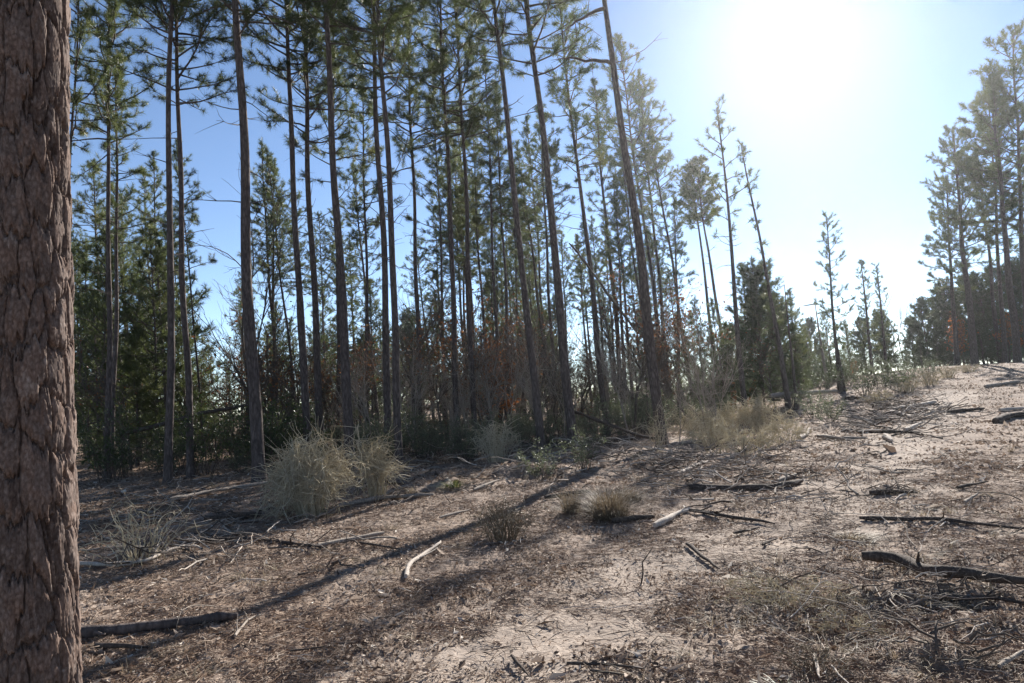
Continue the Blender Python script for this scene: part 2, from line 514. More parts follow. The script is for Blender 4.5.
def hardwood_mesh(seed, H, nleaf, leafmat, leaf=.09, spread=.55, trunk_r=.05, depth=4, tinted=.5, wood=None):
    rng = np.random.default_rng(seed); acc = Acc(); stem = Acc(); tips = []
    def rec(p, d, L, r, k):
        n = 5; P = [p]
        for _ in range(n - 1):
            d = norm(d + rng.normal(0, .14, 3) + np.array([0, 0, .05])); P.append(P[-1] + d * L / (n - 1))
        P = np.array(P); tube(stem if k == depth else acc, P, np.linspace(r, r * .62, n), 7 if k == depth else 5 if k > 1 else 3, 0, .4, False)
        if k <= 2: tips.extend(list(P[1:]))
        if k == 0: return
        for _ in range(rng.integers(2, 4) + (1 if k > 2 else 0)):
            a = rng.integers(1 if k < depth else 2, n); nd = norm(d + rng.normal(0, spread, 3) + np.array([0, 0, .15]))
            rec(P[a], nd, L * rng.uniform(.5, .75), r * .55, k - 1)
        rec(P[-1], norm(d + rng.normal(0, .25, 3)), L * .7, r * .6, k - 1)
    rec(np.array([0, 0, -.1]), np.array([0, 0, 1.0]), H * .42, trunk_r, depth)
    if nleaf:
        tips = np.array(tips)
        C = tips[rng.integers(0, len(tips), nleaf)] + rng.normal(0, .1, (nleaf, 3))
        C = C[C[:, 2] > .3]
        leaves(acc, C, rng, leaf, .6, 1, tinted, 0)
    return stem.mesh("trunk", [wood or M_twig], (0,)), acc.mesh("crown", [wood or M_twig, leafmat or M_brownleaf], (0,))

def shrub_mesh(seed, H, Wd, nst, nleaf, leafmat, stemmat, leaf=.05):
    rng = np.random.default_rng(seed); acc = Acc(); pts = []
    for i in range(nst):
        az = rng.uniform(0, 6.28); q = rng.uniform(0, 1) ** .6
        e = np.array([math.cos(az) * Wd * .5 * q, math.sin(az) * Wd * .5 * q, H * rng.uniform(.55, 1) * (1 - .35 * q * q)])
        b = np.array([math.cos(az), math.sin(az), 0]) * Wd * .12 * rng.uniform(0, 1); b[2] = -.06
        P = bent(b, e, 7, .09, rng, .02); P[:, 2] += .0
        tube(acc, P, np.linspace(.009, .003, 7), 4, 0, .4, False)
        for k in range(6):
            a = rng.integers(2, 7); dd = norm(rng.normal(0, 1, 3) + np.array([0, 0, .5])) * rng.uniform(.12, .4) * H * .5
            Q = bent(P[a], P[a] + dd, 4, .08, rng); tube(acc, Q, [.004, .0035, .003, .002], 3, 0, .4, False)
            pts.extend(list(Q[1:]))
        pts.extend(list(P[3:]))
    pts = np.array(pts)
    if nleaf:
        C = pts[rng.integers(0, len(pts), nleaf)] + rng.normal(0, .035, (nleaf, 3)); C[:, 2] = np.abs(C[:, 2])
        leaves(acc, C, rng, leaf, .45, 1, .5, .4)
    return acc.mesh("shrub", [stemmat, leafmat], (0,))

def drybush_mesh(seed, H, Wd, nst, droop=.5, side=8, rad=.0035):
    """a dome of thin dry stems that arch over, with fine side twigs"""
    rng = np.random.default_rng(seed); acc = Acc()
    for i in range(nst):
        az = rng.uniform(0, 6.28); q = rng.uniform(0, 1) ** .5
        h = H * (1 - .45 * q ** 2) * rng.uniform(.6, 1.05); o = Wd * .5 * q
        dx, dy = math.cos(az), math.sin(az)
        b = np.array([dx * o * .35, dy * o * .35, -.03])
        t = np.linspace(0, 1, 9)
        rad_o = o * .65 * t ** 1.3
        zz = h * (np.sin(t * PI * (.5 + .28 * droop * rng.uniform(.0, 1.3))))
        P = np.stack([b[0] + dx * rad_o, b[1] + dy * rad_o, zz - .03], 1) + np.cumsum(rng.normal(0, .03 * H, (9, 3)), 0) * np.array([1, 1, .6])
        tn = float(np.clip(rng.normal(.5, .22), 0, 1))
        tube(acc, P, np.linspace(rad * 1.4, rad * .6, 9), 3, 0, tn, False)
        for k in range(side):
            a = rng.integers(3, 9); dd = norm(rng.normal(0, 1, 3) + np.array([0, 0, -.3 * droop])) * rng.uniform(.08, .4) * H
            tube(acc, bent(P[a], P[a] + dd, 4, .12, rng), [rad * .8, rad * .7, rad * .6, rad * .4], 3, 0, float(np.clip(tn + rng.normal(0, .12), 0, 1)), False)
    return acc

def blades(acc, rng, n, H, Wd, mat=0, w=.006, droop=.6, tint=.5):
    az = rng.uniform(0, 2 * PI, n); q = np.sqrt(rng.uniform(0, 1, n))
    b = np.stack([np.cos(az) * q * Wd * .22, np.sin(az) * q * Wd * .22, np.full(n, -.02)], 1)
    az2 = az + rng.normal(0, .6, n); lean = rng.normal(0, .25, 2) * Wd; droop = droop * rng.uniform(.6, 1.7, n)
    out = np.stack([np.cos(az2), np.sin(az2), np.zeros(n)], 1); side = np.stack([-np.sin(az2), np.cos(az2), np.zeros(n)], 1)
    L = H * rng.uniform(.25, 1.25, n); o = Wd * .5 * rng.uniform(.2, 1.5, n)
    ts = [0, .4, .75, 1.0]; rows = []
    for t in ts:
        z = L * (t * (1 + droop) - droop * 1.15 * t * t)
        c = b + out * (o * t ** 1.4)[:, None]; c[:, 2] = np.maximum(c[:, 2] + z, .005); c[:, :2] += lean * t * t
        ww = w * (1 - .85 * t)
        rows += [c - side * ww, c + side * ww]
    V = np.stack(rows, 1).reshape(-1, 3)
    i = np.arange(n)[:, None] * 8
    Fq = np.concatenate([i + np.array([[2 * k, 2 * k + 1, 2 * k + 3, 2 * k + 2]]) for k in range(3)])
    tn = np.clip(tint + rng.normal(0, .2, n), 0, 1)
    acc.add(V, Fq, mat, np.concatenate([tn] * 3))

# crown library --------------------------------------------------------
LIB = {}
LIB['tall'] = [(18.0, pine_crown(100 + i, 18, .5 + .02 * i, 2.3, 84, 12, 48, 5.0, 1.4, nw=.0095, gap=.25, spread=1.1)) for i in range(5)]
LIB['thin'] = [(15.0, pine_crown(120 + i, 15, .54, 1.6, 58, 10, 48, 5.0, 1.6, nw=.0105, gap=.28, spread=1.1)) for i in range(3)]
LIB['sparse'] = [(12.0, pine_crown(140 + i, 12, .55, 1.25, 26, 14, 40, 4.5, 1.1, nw=.012, gap=.3, shape=.4)) for i in range(2)]
LIB['wispy'] = [(10.5, pine_crown(150, 10.5, .3, .42, 26, 4, 24, 3.5, .9, nw=.015, gap=.2, shape=.2))]
LIB['column'] = [(10.5, pine_crown(160 + i, 10.5, .2, 1.25, 56, 6, 34, 6.0, 1.3, nw=.017, gap=.25, shape=.35)) for i in range(2)]
LIB['bushy'] = [(8.0, pine_crown(170 + i, 8, .06, 1.8, 100, 4, 28, 6.5, 1.3, nw=.014, dead_lo=.02, shape=.75)) for i in range(4)]
LIB['spread'] = [(16.0, pine_crown(190 + i, 16, .4, 2.9, 64, 12, 32, 6.5, 1.6, nw=.018, nL=.24, gap=.1, shape=.55, elev0=2)) for i in range(3)]
LIB['topped'] = [(17.0, pine_crown(195, 17, .76, 1.9, 26, 3, 28, 5, 1.2))]
LIB['sapling'] = [(8.0, pine_crown(180 + i, 8, .3 + .1 * i, 1.35, 34, 14, 26, 4.5, 1.0, nw=.014, dead_lo=.05, shape=.5, gap=.25)) for i in range(3)]
LIB['tuft'] = [(12.4, pine_crown(197 + i, 12.4, .74, 1.15, 60, 10, 34, 6, 1.8, nw=.017, gap=.15, shape=.45)) for i in range(2)]
LIB['dense'] = [(8.0, pine_crown(200 + i, 8, .04, 2.3, 140, 2, 34, 8.5, 1.2, nL=.25, nw=.018, dead_lo=.02, shape=.5, leafmat=M_needle_dark, gap=.05)) for i in range(2)]
LIB['bare'] = [(8.0, pine_crown(210 + i, 8, .95, 1.0, 1, 18, 1, 1, .1, dead_lo=.3)) for i in range(2)]

def make_tree(name, base, top, w_r, crown, label, cat="tree", group=None, seed=0, trunkmat=None, broken=False, sides=12, crown_name="crown"):
    axis = Vector(top) - Vector(base); H = axis.length
    o = bpy.data.objects.new(name, None); COL.objects.link(o)
    o.empty_display_size = .3
    o.location = base
    q = Vector((0, 0, 1)).rotation_difference(axis.normalized())
    rz = (seed * 2.399) % 6.283
    o.rotation_mode = 'QUATERNION'
    o.rotation_quaternion = q @ Matrix.Rotation(rz, 4, 'Z').to_quaternion()
    link("trunk", trunk_mesh("trunk", H, w_r, seed + 7, trunkmat, sides, broken=broken), o)
    if crown:
        H0, me = LIB[crown][seed % len(LIB[crown])]
        c = link(crown_name, me, o); s = H / H0
        c.scale = (s * (.92 + .16 * ((seed * 7) % 5) / 5), s, s)
    tag(o, label, cat, group)
    return o

def tree_from_px(lx, ly, ux, uy, D, wpx, H, crown, label, seed, **kw):
    ky = kw.pop('toward', 0.0)
    P1, P2 = at_depth(lx, ly, D), at_depth(ux, uy, D)
    for _ in range(8):
        P2 = at_depth(ux, uy, D - ky * (P2[2] - P1[2]))
    d = (P2 - P1) / (P2[2] - P1[2])
    z = hz(P1[0], P1[1])
    for _ in range(4):
        B = P1 + d * (z - P1[2]); z = hz(B[0], B[1])
    if isinstance(H, tuple):                       # measured by the pixel row of its top
        topz = at_depth(ux, H[1], D)[2]; H = topz - z
    T = B + d * H
    return make_tree(kw.pop('name', 'pine_tree'), B, T, max(.03, wpx * D / (2 * F) * .91), crown, label, seed=seed, **kw)

TREES = [
 (70, 250, 76, 0, 18, 5, 16, 'thin', "slim pine showing its stem just right of the big foreground trunk"),
 (108, 432, 109, 34, 19, 7, 16, 'tall', "straight dark pine nearest the big foreground trunk, left of a leaning partner"),
 (113, 432, 117, 150, 21, 6, 13, 'thin', "pine crossing low in front of its straight partner near the big foreground trunk"),
 (168, 460, 172, 0, 17, 9, 19, 'tall', "left one of two close tall pines, upright with a bare lower trunk"),
 (190, 460, 177, 70, 18, 8, 18, 'tall', "right one of two close tall pines, leaning into its upright neighbour"),
 (202, 420, 182, 200, 26, 3.2, 12, 'thin', "very thin pine stem just right of the two close tall pines"),
 (165, 412, 151, 111, 27, 4, 12, 'thin', "thin pine leaning left behind the upright one of the close pair"),
 (259, 475, 235, 0, 16, 14, 20, 'tall', "thickest straight pine on the left, standing alone before a blue sky gap"),
 (306, 420, 285, 0, 20, 9, 19, 'tall', "straight dark pine behind the pale dome of dry brush, first of that group"),
 (295, 400, 276, 230, 30, 4, 13, 'thin', "thin far pine in the gap right of the thickest left pine"),
 (318, 405, 303, 0, 21, 9, 19, 'tall', "dark pine close beside the first straight one behind the pale brush dome"),
 (350, 458, 331, 100, 17, 11, 19, 'tall', "stout pine with shrub leaves at its foot, right of the pale brush dome"),
 (339, 420, 333, 0, 25, 5, 18, 'thin', "slender pine tucked behind the stout one right of the pale brush dome"),
 (367, 400, 363, 44, 28, 5, 15, 'thin', "slender far pine with a bushy head left of the paired reddish trunks"),
 (388, 430, 374, 0, 19, 9, 19, 'tall', "left trunk of the two reddish pines standing almost together"),
 (400, 470, 382, 50, 17, 9, 18, 'tall', "right trunk of the two reddish pines, with a stub branch high up"),
 (420, 395, 407, 0, 25, 6, 18, 'tall', "slim pine bordering the narrow sky gap right of the paired reddish trunks"),
 (458, 432, 441, 0, 22, 7, 18, 'tall', "slim pine with full foliage, left in the dense middle cluster"),
 (446, 405, 434, 85, 28, 4, 15, 'thin', "thin pine at the left rim of the dense middle cluster"),
 (475, 425, 458, 44, 22, 7, 17, 'tall', "slim pine rising over the rust brown leaves of the middle cluster"),
 (487, 410, 478, 230, 28, 4, 14, 'thin', "thin back pine directly over the rust brown leaves"),
 (501, 415, 491, 200, 26, 5, 15, 'thin', "thin dark back pine, first left of the long leaning trunk"),
 (510, 415, 501, 200, 27, 5, 14, 'thin', "thin back pine hidden low behind the long leaning trunk"),
 (541, 442, 494, 0, 18.5, 9, 19, 'tall', "long pine leaning left with its foot by the fallen log in the middle"),
 (573, 435, 528, 0, 19, 11, 19, 'tall', "stout pine leaning left, between the long leaning one and the slope of shrubs"),
 (549, 385, 529, 145, 38, 4, 17, 'thin', "thin far pine seen between the two stout leaning pines"),
 (604, 402, 567, 70, 24, 7, 16, 'thin', "pine leaning left beside the thin slanting fallen pole"),
 (623, 402, 598, 130, 36, 6, 18, 'thin', "slim pine left of the tallest leaning bare trunk, crossed by the slanting pole"),
 (668, 400, 626, 95, 39, 5, (0, 35), 'tall', "pine with a full crown just right of the tallest leaning bare trunk"),
 (670, 392, 642, 110, 41, 5, (0, 72), 'tall', "second full crowned pine right of the tallest leaning bare trunk"),
 (693, 398, 660, 190, 40, 5, (0, 120), 'thin', "slim pine at the sloping right rim of the stand under the bright sky"),
 (720, 392, 697, 220, 45, 5, (0, 168), 'tuft', "left of two thin pines sharing one round clump of crown"),
 (729, 395, 704, 220, 44, 5, (0, 160), 'tuft', "right of two thin pines sharing one round clump of crown"),
 (744, 395, 720, 130, 28, 6.5, (0, 104), 'sparse', "tall pine with a thin scraggly top against white sky"),
 (788, 398, 743, 147, 28, 6, (0, 143), 'wispy', "strongly leaning pole like pine with hardly any needles"),
 (795, 392, 788, 320, 30, 4, 5.5, 'bare', "short bare stem close right of the strongly leaning pole like pine"),
 (750, 344, 742, 275, 36, 4, (0, 263), 'column', "small pine standing behind the scraggly topped tall pine"),
 (838, 372, 827, 225, 38, 4.2, (0, 216), 'column', "slender lone pine rising behind the dark broken stub"),
 (872, 368, 862, 270, 48, 4, (0, 260), 'column', "left of two small distant pines before the far gap"),
 (887, 371, 878, 280, 48, 4, (0, 266), 'column', "right of two small distant pines before the far gap"),
 (975, 366, 957, 180, 45, 8, (0, 132), 'spread', "foremost thick pine at the right edge of the track's far end"),
 (957, 366, 948, 216, 47, 5.5, (0, 185), 'spread', "thin pine at the left end of the right hand group, low branch to the left"),
 (1018, 364, 1001, 190, 44, 8, (0, 72), 'spread', "tall pine with layered flat boughs in the right hand group"),
 (1005, 358, 992, 150, 47, 5, (0, 95), 'spread', "thin dark pine inside the right hand group, left of the layered one"),
 (1028, 362, 1016, 100, 44, 7, (0, 34), 'spread', "tallest pine of the right hand group, cut by the picture's edge"),
 (999, 348, 983, 208, 50, 5, (0, 150), 'thin', "thin pine between the foremost thick pine and the layered one"),
]
for i, tr in enumerate(TREES):
    tree_from_px(*tr, seed=300 + i * 3)

# tallest leaning pine: its shadow is the long bar over the clearing
def tall_bare():
    o = tree_from_px(662, 441, 606, 0, 19, 12.5, 17.5, 'topped', "tallest leaning bare trunk, with two crooked limbs, at the edge of the clearing", seed=777, toward=.1)
    rng = np.random.default_rng(5)
    inv = o.rotation_quaternion.inverted()
    for pts in (((605, 8), (588, 14), (574, 22), (563, 32)), ((612, 64), (598, 60), (584, 62), (571, 56), (562, 60))):
        acc = Acc()
        P = np.array([list(inv @ (Vector(at_depth(x, y, 19 - (1.2 if y < 40 else 1.05) - .1 * k)) - o.location)) for k, (x, y) in enumerate(pts)])
        ti = np.linspace(0, len(P) - 1, 12); P = np.stack([np.interp(ti, range(len(P)), P[:, c]) for c in range(3)], 1) + rng.normal(0, .02, (12, 3))
        tube(acc, P, np.linspace(.055, .014, 12), 6)
        for k in range(9):
            a = rng.integers(4, 12); limb(acc, rng, P[a], rng.uniform(0, 6.28), R(rng.normal(10, 40)), rng.uniform(.3, .9), .012, 5, 0)
        link("limb", acc.mesh("limb", [M_twig], (0,)), o)
tall_bare()

# broken stub in front of the slender lone pine
tree_from_px(843, 403, 838, 350, 35, 9.5, (0, 347), None, "dark broken tree stub standing in front of the slender lone pine", seed=780, broken=True, name="tree_stub", trunkmat=M_darkwood)
def broken_dead():
    o = tree_from_px(826, 374, 815, 305, 42, 4.5, (0, 303), None, "grey dead tree with a snapped top and one side branch", seed=781, broken=True, name="dead_tree", trunkmat=M_greywood)
    acc = Acc(); rng = np.random.default_rng(3)
    inv = o.rotation_quaternion.inverted()
    P = np.array([list(inv @ (Vector(at_depth(x, y, 42)) - o.location)) for x, y in ((815, 304), (809, 305), (803, 306))])
    tube(acc, P, [.05, .04, .025], 6); link("limb", acc.mesh("limb", [M_greywood], (0,)), o)
broken_dead()

# big foreground trunk with deep plated bark -----------------------------
def big_trunk():
    D = 3.0
    P1, P2 = at_depth(24, 420, D), at_depth(25, 0, D)
    d = (P2 - P1) / (P2[2] - P1[2]); z = hz(P1[0], P1[1]); B = P1 + d * (z - P1[2])
    o = bpy.data.objects.new("pine_tree", None); COL.objects.link(o); o.location = B
    o.rotation_mode = 'QUATERNION'
    o.rotation_quaternion = Vector((0, 0, 1)).rotation_difference(Vector(d).normalized())
    na, dz = 420, .0055
    z = np.concatenate([np.arange(-.2, 4.4, dz), np.arange(4.4, 17, .12)])
    A, Z = np.meshgrid(np.arange(na) * 2 * PI / na, z)
    # cellular plates on the unrolled cylinder
    def plates(u, v, nu, seed):
        iu, iv = np.floor(u), np.floor(v)
        F1 = np.full(u.shape, 9.0); F2 = np.full(u.shape, 9.0); ID = np.zeros(u.shape)
        for du in (-1, 0, 1):
            for dv in (-1, 0, 1):
                cu = np.mod(iu + du, nu); cv = iv + dv
                px_ = iu + du + .15 + .7 * _hash(cu, cv, seed); py_ = cv + .1 + .8 * _hash(cu, cv, seed + 5)
                dd = np.hypot(u - px_, v - py_)
                idh = _hash(cu, cv, seed + 9)
                m1 = dd < F1
                F2 = np.where(m1, F1, np.minimum(F2, dd)); ID = np.where(m1, idh, ID); F1 = np.minimum(F1, dd)
        return F2 - F1, ID
    u0 = A / (2 * PI)
    per = lambda k, vs, s: fbm(np.cos(A) * k, np.sin(A) * k + Z * vs, 4, s)
    wu = per(2.2, 1.7, 51) * .07 + per(9, 6, 50) * .03; wv = per(8, 5, 53) * .16
    e1, id1 = plates((u0 + wu) * 14, (Z + wv) * 4.2, 14, 71)
    e1 = e1 + .22 * per(26, 16, 52) + .12 * per(60, 40, 54)
    e2, id2 = plates((u0 + wu * 1.3) * 41, (Z + wv * .8) * 21, 41, 73)
    rel = .72 * sstep(-.02, .1, e1) + .28 * sstep(.05, .4, e1)
    disp = -.027 + .027 * rel + .014 * (id1 - .5) + .002 * sstep(0, .14, e2) + .0062 * (np.floor(id2 * 4) / 4 - .4) * rel + .0022 * per(4, 9, 55) + .001 * per(40, 40, 56) + .0006 * fbm(A * 24, Z * 60, 2, 57)
    r = .196 * (1 - .9 * np.clip(Z, 0, 17) / 19) * (1 + .3 * np.exp(-np.clip(Z, 0, 9) / .55)) + .02 * per(1.0, .8, 59)
    disp = np.where(Z > 4.3, disp * .6, disp)
    rr = r + disp
    V = np.stack([rr * np.cos(A), rr * np.sin(A), Z], -1).reshape(-1, 3)
    n = len(z); i = np.arange(n - 1)[:, None] * na; j = np.arange(na)[None]; j2 = (j + 1) % na
    Fq = np.stack([i + j, i + j2, i + na + j2, i + na + j], -1).reshape(-1, 4)
    acc = Acc(); fid = np.clip(.35 * id1 + .65 * id2 + .5 * per(12, 10, 58), 0, 1).ravel()
    acc.add(V, Fq, 0, fid[Fq[:, 0]])
    link("trunk", acc.mesh("trunk", [M_bark_big], (0,)), o)
    H0, me = LIB['tall'][1]
    c = link("crown", me, o); c.scale = (17 / H0,) * 3
    tag(o, "huge close pine trunk with thick plated bark, lit along its right edge", "tree")
big_trunk()

# ------------------------------------------------------------------ background stand, understory
rnd = random.Random(4)
def bgtree(px, D, H, crown, label, group, seed, wr=None, name='pine_tree', lean=.03):
    q = at_depth(px, 400, D); x, y = q[0], q[1]; z = hz(x, y)
    B = np.array([x, y, z]); T = B + np.array([rnd.gauss(-.015, lean) * H, rnd.gauss(0, lean) * H, H])
    return make_tree(name, B, T, wr or .011 * H + .015, crown, label, group=group, seed=seed, sides=8)

GAPS = ((192, 238), (398, 432))
def ingap(px): return any(a < px < b for a, b in GAPS)
k = 0
for px in np.linspace(76, 560, 30):                        # second rank of young pines
    px = px + rnd.uniform(-7, 7); D = rnd.uniform(42, 58)
    H = rnd.uniform(6.0, 10.0) * (D / 46) * (.5 if ingap(px) else 1)
    bgtree(px, D, H, rnd.choice(('bushy', 'sapling')), "bushy pine far back in the stand, its crown reaching almost to the ground", "bushy pines far back in the stand", 1500 + k, .07); k += 1
for px in np.linspace(80, 186, 13):                        # young pines with green down to the floor, on the left
    px = px + rnd.uniform(-6, 6); D = rnd.uniform(23, 36)
    bgtree(px, D, rnd.uniform(5.5, 10.5) * D / 30, 'bushy', "bushy young pine in the dim understory near the big foreground trunk's side", "young pines in the left understory", 900 + k, .06); k += 1
for px in np.linspace(195, 700, 30):                       # thin open saplings
    px = px + rnd.uniform(-8, 8); D = rnd.uniform(22, 38)
    H = rnd.uniform(3.0, 7.5) * (D / 30) * (.55 if ingap(px) or px > 560 else 1)
    bgtree(px, D, H, 'sapling', "spindly young pine with open boughs between the tall trunks", "spindly young pines between the tall trunks", 950 + k, .03 + .004 * H, lean=.05); k += 1
for px in list(np.linspace(88, 690, 32)) + list(np.linspace(425, 685, 22)) + list(np.linspace(84, 232, 8)):                        # taller thin pines behind
    px = px + rnd.uniform(-8, 8)
    if ingap(px): continue
    D = rnd.uniform(30, 52); H = rnd.uniform(11, 16) * (1 if px < 560 else .85)
    bgtree(px, D, H, 'tall' if rnd.random() < .5 else 'thin', "slender pine far back inside the stand, half hidden by nearer trunks", "slender pines deep in the stand", 1000 + k, .10); k += 1
for px in np.linspace(70, 900, 48):                        # far edge of the wood
    px = px + rnd.uniform(-9, 9); D = rnd.uniform(56, 95)
    H = rnd.uniform(6, 11) * D / 75
    if px > 800: H *= .62
    bgtree(px, D, H, 'bushy' if rnd.random() < .7 else 'dense', "small looking distant evergreen along the far edge of the wood", "distant evergreens beyond the stand", 1100 + k, .08); k += 1
# mixed young growth between the stand and the far gap
for (px, D, top, cr) in ((706, 38, 300, 'bushy'), (694, 36, 330, 'bushy'), (726, 40, 300, 'bushy'), (764, 34, 268, 'dense'), (786, 33, 262, 'bushy'), (800, 36, 290, 'bushy'),
                         (815, 50, 325, 'bushy'), (836, 50, 312, 'bushy'), (854, 55, 320, 'bushy'), (870, 56, 318, 'dense'), (888, 54, 312, 'dense'), (806, 42, 340, 'dense'), (735, 42, 330, 'dense')):
    H = at_depth(px, top, D)[2] - hz(*at_depth(px, 400, D)[:2])
    bgtree(px, D, H, cr, "low green tree filling in between the stand and the far gap", "low trees towards the far gap", 1200 + k, .06); k += 1
for (px, D, top) in ((918, 56, 318), (934, 54, 300), (948, 58, 296), (962, 55, 282), (980, 57, 276), (996, 54, 276), (1012, 56, 268), (1030, 54, 262), (926, 50, 338), (944, 50, 332), (988, 50, 318), (1008, 50, 316), (1044, 52, 250), (968, 51, 325)):
    H = at_depth(px, top, D)[2] - hz(*at_depth(px, 400, D)[:2])
    bgtree(px, D, H, 'dense', "dense dark evergreen in the mass behind the right hand pines", "dark evergreens behind the right hand pines", 1300 + k, .08, name='evergreen_tree'); k += 1

# hardwoods ------------------------------------------------------------
HW = {'brown': [hardwood_mesh(41 + i, 5, 420, M_brownleaf, .11) for i in range(2)],
      'bare': [hardwood_mesh(51 + i, 8, 0, None, trunk_r=.06, spread=.4) for i in range(2)],
      'few': [hardwood_mesh(61 + i, 5.5, 130, M_brownleaf, .10) for i in range(2)],
      'pale': [hardwood_mesh(57 + i, 5, 60, M_shrubleaf, .07, trunk_r=.035, spread=.6, wood=M_greywood) for i in range(3)],
      'rust': [hardwood_mesh(71, 3.2, 900, M_rust, .12)]}
def hardwood(px, D, H, kind, H0, label, seed, group=None):
    q = at_depth(px, 400, D); x, y = q[0], q[1]
    ms = HW[kind]; o = link("hardwood_sapling", None); m = ms[seed % len(ms)]
    link("trunk", m[0], o); link("crown", m[1], o)
    o.location = (x, y, hz(x, y)); o.rotation_euler = (0, 0, seed * 1.7); s = H / H0
    o.scale = (s, s, s)
    tag(o, label, "tree", group)
for i, a in enumerate((
    (249, 24, 9, 'bare', 8, "thin bare hardwood forking into twigs in front of the blue sky gap"),
    (272, 25, 5.2, 'few', 5.5, "sparse hardwood with a few curled brown leaves right of the thickest left pine"),
    (228, 27, 4.6, 'few', 5.5, "sparse brown leaved hardwood low in the blue sky gap"),
    (210, 30, 5, 'few', 5.5, "spindly hardwood with scattered leaves at the left of the sky gap"),
    (362, 25, 4.4, 'brown', 5, "brown leaved oak sapling left of the paired reddish trunks"),
    (452, 24, 6.5, 'brown', 5, "brown leaved oak sapling amid the dense middle cluster, taller of two"),
    (438, 22, 4.2, 'brown', 5, "brown leaved oak sapling amid the dense middle cluster, lower left of two"),
    (486, 25, 3.4, 'rust', 3.2, "rust orange leaved sapling between the slim middle trunks"),
    (520, 27, 5.4, 'brown', 5, "oak sapling with red brown leaves behind the long leaning pine"),
    (412, 23, 6.5, 'bare', 8, "bare forked sapling rising in the narrow sky gap"),
    (130, 22, 5, 'few', 5.5, "twisted sparse hardwood left of the two close tall pines"),
    (909, 60, 7.5, 'bare', 8, "pale bare tree alone in the far gap"),
    (898, 66, 6.0, 'bare', 8, "smaller pale bare tree left in the far gap"),
    (964, 49, 3.2, 'rust', 3.2, "rusty leaved sapling under the right hand pines, left of two"),
    (1014, 49, 3.4, 'rust', 3.2, "rusty leaved sapling under the right hand pines, by the picture's edge"),
    (858, 44, 1.1, 'rust', 3.2, "low rust orange bush behind the grey shrubs by the broken stub"),
    (650, 34, 5.5, 'few', 5.5, "light twiggy hardwood behind the tallest leaning bare trunk"),
    (775, 31, 4.6, 'few', 5.5, "twiggy hardwood at the foot of the leaning pole like pine"))):
    hardwood(*a, seed=i)

for i in range(44):
    px = rnd.uniform(196, 690)
    hardwood(px, rnd.uniform(21, 36), rnd.uniform(3.0, 6.5) * (.6 if ingap(px) else 1), rnd.choice(('few', 'few', 'brown')), 5.5, "brown leaved hardwood sapling in the thin growth between the tall trunks", 60 + i, "brown leaved saplings between the tall trunks")
for i in range(54):
    hardwood(rnd.uniform(300, 720), rnd.uniform(18.5, 30), rnd.uniform(1.8, 4.2), 'pale', 5, "pale twiggy sapling, nearly leafless, in the brush among the trunks", 100 + i, "pale twiggy saplings in the brush")
# ------------------------------------------------------------------ shrubs
SH = [shrub_mesh(81 + i, 1.3, 1.5, 16, 1300, M_shrubleaf, M_twig, .055) for i in range(4)]
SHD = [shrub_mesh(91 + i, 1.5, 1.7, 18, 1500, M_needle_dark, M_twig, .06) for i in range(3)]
def put(name, me, x, y, s, label, cat, group=None, rz=None, sz=1.0):
    o = link(name, me); o.location = (x, y, hz(x, y)); o.rotation_euler = (0, 0, rnd.uniform(0, 6.28) if rz is None else rz)
    o.scale = (s, s, s * sz); tag(o, label, cat, group); return o
for i in range(165):
    px = rnd.uniform(88, 730); D = rnd.uniform(17.5, 38)
    q = at_depth(px, 400, D)
    if forest_mask(np.array([q[0]]), np.array([q[1]]))[0] < .4: continue
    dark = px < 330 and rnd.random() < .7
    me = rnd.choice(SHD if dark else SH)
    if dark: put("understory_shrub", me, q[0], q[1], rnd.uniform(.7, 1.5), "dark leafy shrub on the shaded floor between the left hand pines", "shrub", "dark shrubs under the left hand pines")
    else: put("understory_shrub", me, q[0], q[1], rnd.uniform(.5, 1.1), "grey green shrub with small glinting leaves among the trunks", "shrub", "glinting shrubs among the trunks")
for i in range(126):
    px = rnd.uniform(150, 840) if i < 90 else rnd.uniform(590, 860); D = rnd.uniform(40, 90) if i < 90 else rnd.uniform(36, 60)
    q = at_depth(px, 400, D)
    put("far_bush", rnd.choice(SHD), q[0], q[1], rnd.uniform(1.0, 1.8) * D / 55, "dim dark bush on the floor of the wood far behind the trunks", "bush", "far bushes behind the trunks")
for i in range(22):
    px = rnd.uniform(896, 1040); D = rnd.uniform(48.5, 53)
    q = at_depth(px, 366, D)
    put("far_bush", rnd.choice(SHD + SH), q[0], q[1], rnd.uniform(.7, 1.3), "low bush at the foot of the evergreens beyond the track's far end", "bush", "bushes at the track's far end")
SHRUBS = [  # px, py of foot, size, label
 (345, 462, 1.0, "leafy shrub at the foot of the stout pine right of the pale brush dome"),
 (400, 448, 1.35, "tall glinting shrub arching before the paired reddish trunks"),
 (560, 440, .95, "leafy shrub between the feet of the two stout leaning pines"),
 (600, 444, 1.1, "rounded grey green shrub over the end of the fallen log"),
 (628, 432, 1.0, "grey green shrub just left of the tallest leaning bare trunk's foot"),
 (585, 470, .7, "low sprawling green shrub in front of the stout leaning pines"),
 (540, 480, .6, "low dark shrub on the hump left of the brown tussock"),
 (815, 418, 1.0, "pale grey green shrub left of the broken stub"),
 (792, 410, 1.1, "pale grey green shrub under the raised horizontal log"),
 (830, 424, .8, "small shrub in front of the broken stub's foot"),
 (866, 396, 1.5, "wide silvery shrub behind the brush pile"),
 (884, 392, 1.2, "silvery shrub left of the small dark round bush"),
 (856, 385, 1.3, "silvery shrub right behind the broken stub"),
 (912, 386, 1.0, "yellowish low shrub right of the small dark round bush"),
 (930, 380, 1.0, "yellowish low shrub nearest the track's far end"),
]
